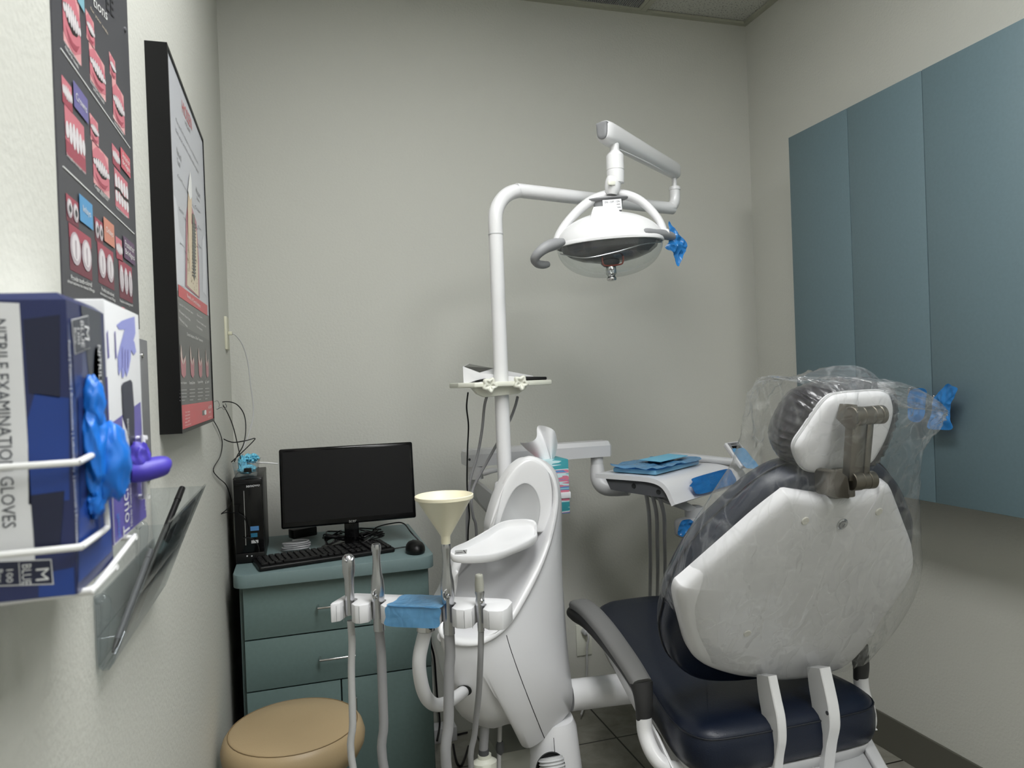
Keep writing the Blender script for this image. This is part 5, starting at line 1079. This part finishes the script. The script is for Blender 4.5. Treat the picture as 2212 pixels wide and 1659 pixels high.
cab('hose', cp([(1051, 858, 2.02), (1046, 880, 2.04), (1041, 930, 2.06), (1032, 980, 2.08), (1020, 1020, 2.09), (1013, 1055, 2.1), (1009, 1110, 2.12), (1009, 1160, 2.14), (1010, 1300, 2.2)]), .0044, 'hose', 'left grey hose hanging from the pole shelf', 'hose')
cab('hose', cp([(1118, 858, 2.02), (1112, 880, 2.05), (1100, 910, 2.08), (1074, 958, 2.06), (1045, 1010, 2.07), (1024, 1050, 2.08), (1018, 1080, 2.08), (1022, 1115, 2.1), (1029, 1150, 2.12), (1030, 1300, 2.2)]), .0044, 'hose', 'grey hose running from the right of the pole shelf behind the pole', 'hose')
# ---------------------------------------------------------------- delivery unit
t = dlv = thing('delivery_unit', 'white instrument tray table on a horizontal boom in front of the back wall', 'delivery unit', (.95, 2.05, .9))
bL, bR = V(1001, 978, Y=2.28), V(1312, 980, Y=2.30); bxd = (bR-bL); bxd.z = 0; bl = bxd.length; bxd.normalize(); byd = Vec((-bxd.y, bxd.x, 0)); bz = (bL.z+bR.z)/2
R_ = []
for f, k in ((0, .8), (.015, 1), (.985, 1), (1, .8)):
    c = Vec((bL.x, bL.y, bz))+bxd*bl*f
    R_.append([c+byd*(y_*k)+Vec((0, 0, z_*k)) for y_, z_ in ((-.038, -.024), (.038, -.024), (.040, .014), (.026, .028), (-.026, .028), (-.040, .014))])
mk('boom', G().loft(R_), 'wplastic', t, ang=25)
mk('boom_screw', G().lathe([(.004, 0), (.004, .002), (.002, .002)], Vec((bL.x, bL.y, bz))+bxd*.008-byd*.040, -byd, 12), 'dgrey', t)
el_ = V(1290, 1010, Y=2.29); 
mk('elbow_post', G().cyl((el_.x, 2.29, bz-.022), (el_.x, 2.29, .965), .021, .021, 28), 'wplastic', t)
mk('elbow', G().tube([(el_.x, 2.29, .972), (el_.x, 2.28, .925), (el_.x+.02, 2.26, .898), (el_.x+.08, 2.21, .893)], [.022, .027, .028, .02], 20, 5), 'wplastic', t, ang=60)
p_ = V(1025, 1012, Y=2.27); mk('boom_post', G().cyl((p_.x, 2.27, bz-.022), (p_.x, 2.27, V(1025, 1034, Y=2.27).z), .026, .028, 28), 'wplastic', t)
mk('boom_lever', G().tube([(p_.x+.02, 2.235, bz-.045), (p_.x+.045, 2.225, bz-.038), (p_.x+.075, 2.235, bz-.040)], [.010, .009, .004], 12, 4), 'wplastic', t)
# plastic-wrapped lower arm dropping towards the pole
q0 = V(1022, 1052, Y=2.27); q1 = V(1110, 1135, Y=2.10); R_ = []
for f, h_ in ((0, .024), (.06, .034), (.5, .042), (1, .046)):
    c = q0.lerp(q1, f); R_.append([c+Vec((.0, 1, 0))*(y_*.04)+Vec((0, 0, 1))*(z_*h_) for y_, z_ in ((-1, -1), (.9, -1), (1, .6), (.6, 1), (-.7, 1), (-1, .7))])
mk('lower_arm', G().loft(R_), 'lgrey', t, ang=25)
mk('pole_socket', G().lathe([(.030, 0), (.032, .01), (.032, .085), (.028, .10), (.022, .104)], (xpole, PY, V(1080, 1120, Y=PY).z), n=28), 'wplastic', lamp, ang=50)
mk('pole_foot', G().cyl((xpole+.003, PY, .38), (xpole, PY, V(1080, 1120, Y=PY).z+.002), .034, .032), 'wplastic', lamp)
# tray table: a sheet bent down at its working edge, dark end cap
ZT = .966; TK = 1.13
LC = V(1286, 1023, Z=ZT); e_u = Vec((.104, -.164, 0)).normalized(); e_v = Vec((-e_u.y, e_u.x, 0)).normalized(); Lw = .46
LC.z = ZT
def TP(u, v, z): return LC+e_u*(u*TK)+e_v*(v*TK)+Vec((0, 0, z*TK))
prf = [(0, 0), (.06, 0), (.12, 0), (.165, -.001), (.195, -.006), (.215, -.016), (.229, -.032), (.238, -.050), (.246, -.066)]
pr_ = cat(prf, 3); R_ = []
top = [(u, z) for u, z in pr_]; thk = .0125
bot = []
for i, (u, z) in enumerate(pr_):
    a = pr_[max(0, i-1)]; b = pr_[min(len(pr_)-1, i+1)]; d = Vec((b[0]-a[0], b[1]-a[1])).normalized(); bot.append((u+d.y*thk, z-d.x*thk))
loop = top+bot[::-1]
R_ = [[TP(u, v, z) for u, z in loop] for v in (0, .002, Lw-.002, Lw)]
mk('tray_top', G().loft(R_), 'wplastic', t, ang=30)
capp = [(.030, -.0135)]+[(u, z-.001) for u, z in bot if u > .03 and u < .225]+[(.222, -.052), (.19, -.052), (.06, -.044), (.045, -.042)]
mk('end_cap', G().prism([TP(u, .006, z) for u, z in capp], e_v*((Lw-.012)*TK), 0), 'dgrey', t, ang=30)
g = G()
for u, z in ((.12, -.027), (.195, -.038)): g.lathe([(.007, 0), (.0078, .0006), (.0072, .0012), (.006, .0006)], TP(u, .0058, z), -e_v, 20)
mk('socket', g, 'seam', t)
for u in (.142, .160, .178):
    b = TP(u, .03, -.045); x0_ = {.142: 1402, .160: 1418, .178: 1434}[u]; mk('hose', G().tube([b, V(x0_, 1110, Y=b.y+.05), V(x0_+2, 1170, Y=b.y+.14), V(x0_+3, 1230, Y=b.y+.25), V(x0_+2, 1290, Y=2.34), V(x0_, 1330, Y=2.36), V(x0_+4, 1400, Y=2.35)], .0062, 12, 6), 'hosel', t)
# tray bracket and knob block
kb = V(1500, 1108, Y=2.04)
mk('tray_bracket', G().loft([[TP(.19, .03, -.06), TP(.19, .10, -.06), TP(.12, .10, -.05), TP(.12, .03, -.05)], [kb+Vec((-.035, -.02, .012)), kb+Vec((.01, -.02, .012)), kb+Vec((.01, .03, .012)), kb+Vec((-.035, .03, .012))]]), 'lgrey', t, ang=25)
mk('bracket_cap', G().lathe([(.030, -.012), (.030, .008), (.026, .020), (.018, .023), (.0, .024)], kb, n=32, cap=False), 'lgrey', t, ang=50)
kc = V(1484, 1140, Y=2.02)
mk('arm_head', G().box(kc+Vec((.04, .02, .0)), (.150, .06, .058), (Vec((.93, .36, 0)), Vec((-.36, .93, 0)), Vec((0, 0, 1))), .016, 4), 'lgrey', t, ang=50)
# control panel stalk
cc = [V(1565, 956, Y=2.20), V(1596, 952, Y=2.20), V(1632, 1002, Y=2.11), V(1602, 1006, Y=2.11)]
pn = (cc[1]-cc[0]).cross(cc[3]-cc[0]).normalized(); pn = pn if pn.y < 0 else -pn
pad = mk('control_panel', G().prism([p-pn*.0 for p in cc], -pn*.018, .004, 3), 'wplastic', t)
def cq(u, v, l=0): return cc[0].lerp(cc[1], u).lerp(cc[3].lerp(cc[2], u), v)+pn*l
mk('panel_face', G().prism([cq(.14, .05, .0012), cq(.9, .05, .0012), cq(.9, .95, .0012), cq(.14, .95, .0012)], -pn*.001), 'grey', pad, smooth=False)
mk('display', G().prism([cq(.24, .2, .0022), cq(.8, .2, .0022), cq(.8, .38, .0022), cq(.24, .38, .0022)], -pn*.001), 'gblack', pad, smooth=False)
g = G(); gtext(g, 'midmark', cq(.28, .15, .0024), cq(.7, .15)-cq(.28, .15), cq(.28, .09)-cq(.28, .15)); mk('lettering', g, 'black', pad, smooth=False)
mk('panel_post', G().tube([cq(.5, .75, -.018), TP(.08, .30, .02), TP(.08, .30, -.004)], [.012, .014, .016], 14, 4), 'lgrey', t)
def film3(pts, nrm, amp, seed, mt, lab): return mk('barrier_film', sheet(pts, nrm, amp, seed), mt, label=lab, cat_='film', ang=25, group='blue barrier films')
film3([cq(.12, .34, .004), cq(.5, .34, .004), cq(.92, .36, .004), cq(1.0, .7, .004), cq(1.02, 1.15, .004), cq(.5, 1.2, .004), cq(.1, 1.1, .004), cq(.08, .7, .004)], pn, .002, 4, 'film', 'blue film over the small control panel standing on the tray table')
lipn = (e_u*.95+Vec((0, 0, .3))).normalized()
film3([TP(.232+d, v, z) for v, z, d in ((.12, -.014, .004), (.22, -.012, .004), (.34, -.014, .004), (.36, -.03, .01), (.35, -.055, .02), (.24, -.057, .021), (.16, -.058, .021), (.10, -.052, .02), (.095, -.035, .012), (.085, -.030, .01), (.11, -.022, .008))], lipn, .003, 6, 'filmd', 'blue film strip stuck along the front edge of the tray table')
film3([V(x, y, Y=1.965) for x, y in ((1472, 1126), (1488, 1121), (1500, 1128), (1518, 1140), (1512, 1160), (1500, 1168), (1480, 1162), (1464, 1154), (1466, 1140))], (-.3, -1, 0), .008, 7, 'filmd', 'bunched blue film wrapped on the knob below the tray table')
# instrument tray bundle on top
g0 = [TP(u, v, .0015) for u, v in ((.065, .06), (.19, .045), (.20, .22), (.08, .32), (.05, .30))]
tt = thing('instrument_tray', 'blue wrapped instrument tray lying on the white tray table', 'instrument tray', TP(.12, .18, .001))
mk('tray', G().prism([TP(u, v, .0015) for u, v in ((.035, .035), (.175, .03), (.17, .29), (.04, .30))], (0, 0, .016), .005, 2), mat('pale_blue_tray', (112, 168, 200), .35), tt)
g = sheet([TP(u, v, .0195) for u, v in ((.03, .03), (.10, .022), (.18, .03), (.18, .16), (.175, .295), (.10, .31), (.035, .305), (.028, .16))], (0, 0, 1), .007, 12)
mk('wrap', g, 'film', tt, ang=25)
mk('folded_paper', G().prism([TP(.07, .12, .028), TP(.15, .10, .028), TP(.155, .25, .030), TP(.08, .27, .030)], (0, 0, .002)), mat('light_blue_paper', (120, 190, 220), .7), label='light blue folded paper on top of the wrapped tray', cat_='paper', smooth=False)
# tissue pack hanging behind the spittoon
a_ = V(1186, 992, Y=2.02); b2 = V(1224, 1105, Y=2.02)
t = thing('tissue_box', 'teal patterned tissue box strapped upright behind the spittoon', 'tissue box', ((a_.x+b2.x)/2, 2.03, b2.z))
M['tb'] = mat('teal_print_card', (104, 178, 184), .5); nt = M['tb'].node_tree; N = nt.nodes.new; L = nt.links.new
wv = N('ShaderNodeTexNoise'); wv.inputs['Scale'].default_value = 16; tc = N('ShaderNodeTexCoord'); rp = N('ShaderNodeValToRGB'); mp_ = N('ShaderNodeMapping'); mp_.inputs['Scale'].default_value = (.3, .3, 3)
cr = rp.color_ramp; cr.interpolation = 'CONSTANT'; cr.elements[0].color = (*lin((60, 150, 160)), 1); cr.elements[1].position = .45; cr.elements[1].color = (*lin((190, 218, 222)), 1)
for p_, c_2 in ((.52, (206, 120, 140)), (.56, (96, 140, 190)), (.63, (150, 205, 205))): e = cr.elements.new(p_); e.color = (*lin(c_2), 1)
L(tc.outputs['Object'], mp_.inputs[0]); L(mp_.outputs[0], wv.inputs[0]); L(wv.outputs['Fac'], rp.inputs[0]); L(rp.outputs[0], nt.nodes['Principled BSDF'].inputs['Base Color'])
mk('carton', G().bb((a_.x-.05, 1.99, b2.z), (b2.x+.0, 2.09, a_.z), .002), 'tb', t)
mk('strap', G().bb((a_.x-.052, 1.987, V(1220, 1075, Y=2.0).z), (b2.x+.003, 2.093, V(1220, 1062, Y=2.0).z), .001), 'boxwhite', t)
tp = [(1188, 995), (1193, 960), (1197, 930), (1185, 922), (1180, 935), (1165, 945), (1140, 948), (1152, 965), (1160, 985), (1168, 1000)]
g = G(); R_ = []
lo = V(1196, 998, Y=2.03)
for i in range(12):   # a pulled-up tissue: fluted sheet widening upwards
    f = i/11; w_ = .016+.040*f**1.3; z = lo.z-.015+f*.112; row = []
    for j in range(26):
        u = j/25*2-1; row.append(Vec((lo.x-.012-.022*f+u*w_+.006*math.sin(5*u+4*f), lo.y+.014*math.sin(u*6+f*2)*(.3+f)+.01*u*u, z+(.022*math.sin(u*2.6+.6)-.028*abs(u))*f+(-.012*u)*f)))
    R_.append(row)
R2 = [[p+Vec((0, .0008, 0)) for p in r] for r in R_]
g.loft(R_, False, False, close=False); g.loft(R2, False, False, close=False)
for A_, B2 in zip(R_[:-1], R_[1:]): pass
g.loft([R_[-1], R2[-1]], False, False, close=False)
mk('tissue', g, 'tissue', label='white crumpled tissue pulled up from the teal box behind the spittoon', cat_='tissue', ang=180)
# ---------------------------------------------------------------- assistant's instrument holder
bLf = V(712, 1345, Z=.832); bRf = V(1092, 1363, Z=.832); hx = (bRf-bLf); hw = hx.length; hx.normalize(); hyv = Vec((-hx.y, hx.x, 0))
t = thing('instrument_holder', 'white notched instrument holder bar on a curved white arm in front of the spittoon', 'instrument holder', bLf.lerp(bRf, .5)+Vec((0, 0, -.25)))
hh = .034
def HB(u, v, z=0): return bLf+hx*(hw*u)+hyv*v+Vec((0, 0, z))
us = lambda px, d=0: (V(px, 1330, pl=(bLf+hyv*d, hyv))-bLf).dot(hx)/hw
dp = .072
sl = [(us(757, .028), .0115), (us(818, .028), .0125), (us(969, .028), .0125), (us(1038, .028), .010)]
pts = [(0, .052), (0, .0)]
pts = [HB(.004, .055), HB(0, .012), HB(.008, 0)]
for i, (u, r) in enumerate(sl):
    ru = r/hw; ch = .012/hw
    pts += [HB(u-ru-ch, 0), HB(u-ru, .010), HB(u-ru, .034)]
    for k in range(1, 6): a = PI-PI*k/6; pts.append(HB(u+ru*math.cos(a), .034+r*math.sin(a)))
    pts += [HB(u+ru, .034), HB(u+ru, .010), HB(u+ru+ch, 0)]
pts += [HB(.96, 0), HB(.985, .004), HB(1.0, .018), HB(1.0, .055), HB(.97, dp), HB(.90, dp+.003), HB(.06, dp+.003), HB(.03, dp-.002)]
g = G().prism(pts, (0, 0, hh), .0018, 2)
for px in (727, 742, 776, 800, 837, 1003, 1020, 1056): u = us(px); g.box(HB(u, -.0001, hh/2), (.0005, .0006, hh-.004), (hx, hyv, Vec((0, 0, 1))), mi=1)
mk('bar', g, ['wplastic', 'grey'], t, ang=30)

ch_ = V(904, 1357, Z=.832); cu_ = us(904)
o = HB(cu_, .034, 0)
mk('chrome_collar', G().lathe([(.016, 0), (.0175, .001), (.0175, .017), (.015, .019)], o, (0, 0, -1), 28), 'chrome', t, ang=50)
mk('collar_screw', G().lathe([(.0035, 0), (.0035, .0015), (.0018, .001)], o+Vec((.006, -.0165, -.009)), (.3, -1, 0), 12), 'seam', t)
oy = o.y
mk('support_arm', G().tube([o+Vec((0, 0, -.015)), V(906, 1420, Y=oy), V(909, 1470, Y=oy+.01), V(922, 1508, Y=oy+.03), V(945, 1523, Y=oy+.07), V(975, 1512, Y=oy+.13), V(1003, 1492, Y=1.635)], .0128, 20, 7), 'wplastic', t, ang=60)
film3([HB(us(835), -.002, .0), HB(us(900), -.002, -.001), HB(us(945), -.002, .001), HB(us(950), -.002, .018), HB(us(950), -.001, hh+.002), HB(us(900), -.001, hh+.003), HB(us(838), -.001, hh+.002), HB(us(834), -.002, .016)], -hyv, .0014, 21, 'film', 'blue film hanging over the front face of the instrument holder')
film3([HB(us(838), -.001, hh+.002), HB(us(900), -.002, hh+.002), HB(us(950), -.001, hh+.002), HB(us(950), .03, hh+.002), HB(us(950), .072, hh+.002), HB(us(905), .072, hh+.002), HB(us(843), .07, hh+.002), HB(us(840), .03, hh+.002)], (0, 0, 1), .0012, 23, 'film', 'blue film lying on the top face of the instrument holder')
# instruments (each with its hose)
def slot(i): u, r = sl[i]; return HB(u, .028, 0)
def hosepts(px0, y0, pts, Y0): return [V(x, y, Y=yy) for x, y, yy in pts]
s0 = slot(0); zc = lambda py, s: V(757, py, Y=s.y).z
def inst(name, lab_, c_, s): return thing(name, lab_, c_, s, 'instruments standing in the holder')
t = inst('air_water_syringe', 'satin steel syringe with two round buttons, leftmost tool in the instrument holder', 'dental instrument', s0)
zb0 = zc(1320, s0); zt0 = zc(1197, s0)
mk('handle', G().lathe([(.0085, zb0-s0.z-.006), (.0085, -.0+.02), (.0090, zc(1250, s0)-s0.z), (.0118, zc(1234, s0)-s0.z), (.0122, zc(1214, s0)-s0.z), (.0112, zc(1203, s0)-s0.z), (.006, zt0-s0.z), (.001, zt0-s0.z+.0005)], s0, n=28, cap=True), 'steel', t, ang=50)
for sx_ in (-.0046, .0046):
    mk('button', G().lathe([(.0042, -.004), (.0044, .0012), (.0036, .0022), (.0005, .0024)], Vec((s0.x+sx_, s0.y-.0075, zc(1206, s0))), (0, -.8, .6), 16), 'chrome', t)
mk('hose', G().tube([s0+Vec((0, 0, -.004)), s0+Vec((.001, 0, -.05))]+[V(x, y, Y=yy) for x, y, yy in ((759, 1450, s0.y), (762, 1560, s0.y), (766, 1680, s0.y))]+[Vec((.15, 1.38, .12)), Vec((.24, 1.42, .010)), Vec((.38, 1.55, .010))], .0068, 14, 5), 'hosel', t)
def suction(i, pxc, ytop, lab_, right):
    s = slot(i); Z = lambda py: V(pxc, py, Y=s.y).z-s.z
    t = inst('suction_handpiece', lab_, 'dental instrument', s)
    y2 = ytop
    mk('handle', G().lathe([(.0105, -.020), (.0105, .002), (.0108, Z(1300)), (.0122, Z(1290)), (.0128, Z(1272)), (.0118, Z(1255)), (.0090, Z(1238)), (.0074, Z(1215)), (.0076, Z(1195)), (.0090, Z(ytop+12)), (.0090, Z(ytop+5)), (.0078, Z(ytop)), (.006, Z(ytop)), (.0055, Z(ytop+8))], s, n=32), 'steel', t, ang=50)
    mk('lever', G().tube([s+Vec((-.004, -.011, Z(1268))), s+Vec((-.009, -.012, Z(1272))), s+Vec((-.011, -.011, Z(1282))), s+Vec((-.008, -.010, Z(1292)))], [.0014, .0016, .0018, .002], 8, 4), 'chrome', t)
    mk('valve_knob', G().lathe([(.0045, 0), (.0048, .002), (.003, .005), (.0005, .0056)], s+Vec((-.002 if right else -.006, -.0115, Z(1284))), (-.2, -1, .1), 18), 'steel', t)
    return t, s, Z
t, s1, Z1 = suction(1, 817, 1175, 'satin steel suction handpiece, second tool from the left in the holder', False)
mk('hose', G().tube([s1+Vec((0, 0, -.018)), s1+Vec((.002, 0, -.06))]+[V(x, y, Y=yy) for x, y, yy in ((825, 1450, s1.y), (829, 1560, s1.y), (835, 1690, s1.y))]+[Vec((.22, 1.36, .12)), Vec((.30, 1.42, .012)), Vec((.42, 1.58, .012))], .0088, 16, 5), 'hose', t)
t, s2, Z2 = suction(2, 967, 1172, 'satin steel suction handpiece holding up the cream funnel', True)
mk('hose', G().tube([s2+Vec((0, 0, -.018)), s2+Vec((0, 0, -.06))]+[V(x, y, Y=yy) for x, y, yy in ((970, 1450, s2.y), (969, 1560, s2.y), (968, 1690, s2.y))]+[Vec((.30, 1.36, .14)), Vec((.36, 1.42, .013)), Vec((.46, 1.58, .013))], .0098, 16, 5), 'hose', t)
zz = lambda py: V(967, py, Y=s2.y).z
fz = zz(1176); ft_ = zz(1076)
mk('funnel', G().lathe([(.0062, fz-s2.z-.002), (.0082, fz-s2.z), (.0086, zz(1158)-s2.z), (.0098, zz(1155)-s2.z), (.0485, ft_-s2.z-.003), (.0520, ft_-s2.z-.001), (.0535, ft_-s2.z+.0005), (.0535, ft_-s2.z+.006), (.0515, ft_-s2.z+.007), (.0495, ft_-s2.z+.003), (.0470, ft_-s2.z-.001), (.0085, zz(1154)-s2.z), (.0068, zz(1165)-s2.z)], s2, n=56, cap=False), 'cream', label='cream paper funnel standing upright on a steel suction handpiece', cat_='funnel', ang=40)
s3 = slot(3); Z3 = lambda py: V(1036, py, Y=s3.y).z-s3.z
t = inst('saliva_ejector', 'small steel ejector valve with a grey rubber tip, rightmost tool in the holder', 'dental instrument', s3)
mk('handle', G().lathe([(.0060, -.012), (.0066, .012), (.0078, Z3(1310)), (.0086, Z3(1298)), (.0072, Z3(1290)), (.0086, Z3(1280)), (.0080, Z3(1275))], s3, n=28), 'steel', t, ang=50)
mk('rubber_tip', G().lathe([(.0082, Z3(1276)), (.0084, Z3(1262)), (.0072, Z3(1246)), (.0070, Z3(1242)), (.005, Z3(1240)), (.004, Z3(1243))], s3, n=28), mat('grey_rubber_tip', (158, 158, 148), .6), t, ang=50)
mk('valve_knob', G().lathe([(.004, 0), (.0042, .002), (.002, .0045)], s3+Vec((.001, -.008, Z3(1296))), (0, -1, 0), 16), 'chrome', t)
mk('hose', G().tube([s3+Vec((0, 0, -.010))]+[V(x, y, Y=yy) for x, y, yy in ((1038, 1420, s3.y), (1034, 1500, s3.y+.03), (1026, 1580, s3.y+.06), (1022, 1690, s3.y+.08))]+[Vec((.38, 1.46, .12)), Vec((.42, 1.50, .010)), Vec((.50, 1.60, .010))], .0056, 14, 6), 'hose', t)
# ---------------------------------------------------------------- outlet behind the chair
a_ = V(1243, 1350, Y=YB); b2 = V(1278, 1412, Y=YB)
t = thing('wall_outlet', 'pale outlet plate low on the back wall beside the spittoon with a plug', 'outlet', ((a_.x+b2.x)/2, YB, b2.z))
mk('plate', G().bb((a_.x, YB-.006, b2.z), (b2.x, YB+.0004, a_.z), .0015), 'offwhite', t)
o = V(1262, 1363, Y=YB-.006); mk('plug', G().lathe([(.013, 0), (.014, .006), (.011, .022), (.006, .026)], o, (0, -1, 0), 20), 'lgrey', t)
mk('power_cord', G().tube([o+Vec((0, -.024, 0)), o+Vec((.004, -.034, -.012)), V(1268, 1400, Y=2.575), V(1268, 1440, Y=2.57), V(1265, 1480, Y=2.57), V(1262, 1520, Y=2.56), V(1255, 1545, Y=2.52)], .0038, 10, 6), 'hosel', t)
# cables on the floor between the cabinet and the spittoon
for k, (lab_, pts) in enumerate((('black cable hanging down the back wall right of the cabinet', [(932, 1350, 2.585), (930, 1385, 2.585), (938, 1420, 2.58), (942, 1470, 2.58), (945, 1510, 2.58), (950, 1560, 2.56), (944, 1600, 2.45)]), ('black cable looping on the floor beside the cabinet', [(940, 1601, 2.35), (958, 1600, 2.33), (985, 1588, 2.33), (1010, 1582, 2.38)]), ('second black cable lying across the floor beside the cabinet', [(940, 1592, 2.42), (965, 1596, 2.40), (985, 1570, 2.45), (1005, 1560, 2.5)]), ('black cable dropping in a narrow loop on the floor', [(979, 1608, 2.30), (985, 1640, 2.2), (994, 1655, 2.15), (1003, 1640, 2.2), (1012, 1612, 2.28)]))):
    P_ = [V(x, y, Y=yy) for x, y, yy in pts]
    if k: P_ = [V(x, y, Z=.006) for x, y, yy in pts]
    cab('cable', P_, .0036, 'black', lab_)
b_ = V(990, 1580, Z=.02)
mk('cable_raceway', G().bb((.36, YB-.075, 0), (.50, YB-.015, .05), .003), 'lgrey', label='pale plastic cable box on the floor by the back wall', cat_='cable box')
# wire hook on the right wall, seen through the bag
a_ = V(1624, 945, X=XR-.06)
mk('wall_hook', G().tube([V(1613, 965, X=XR), V(1613, 950, X=XR-.004), V(1614, 944, X=XR-.02), V(1628, 943, X=XR-.04), V(1636, 950, X=XR-.05), V(1643, 955, X=XR-.05), V(1648, 950, X=XR-.05), V(1649, 945, X=XR-.05)], .0022, 8, 4), 'lgrey', label='bent wire hook on the right wall seen beside the clear bag', cat_='hook')
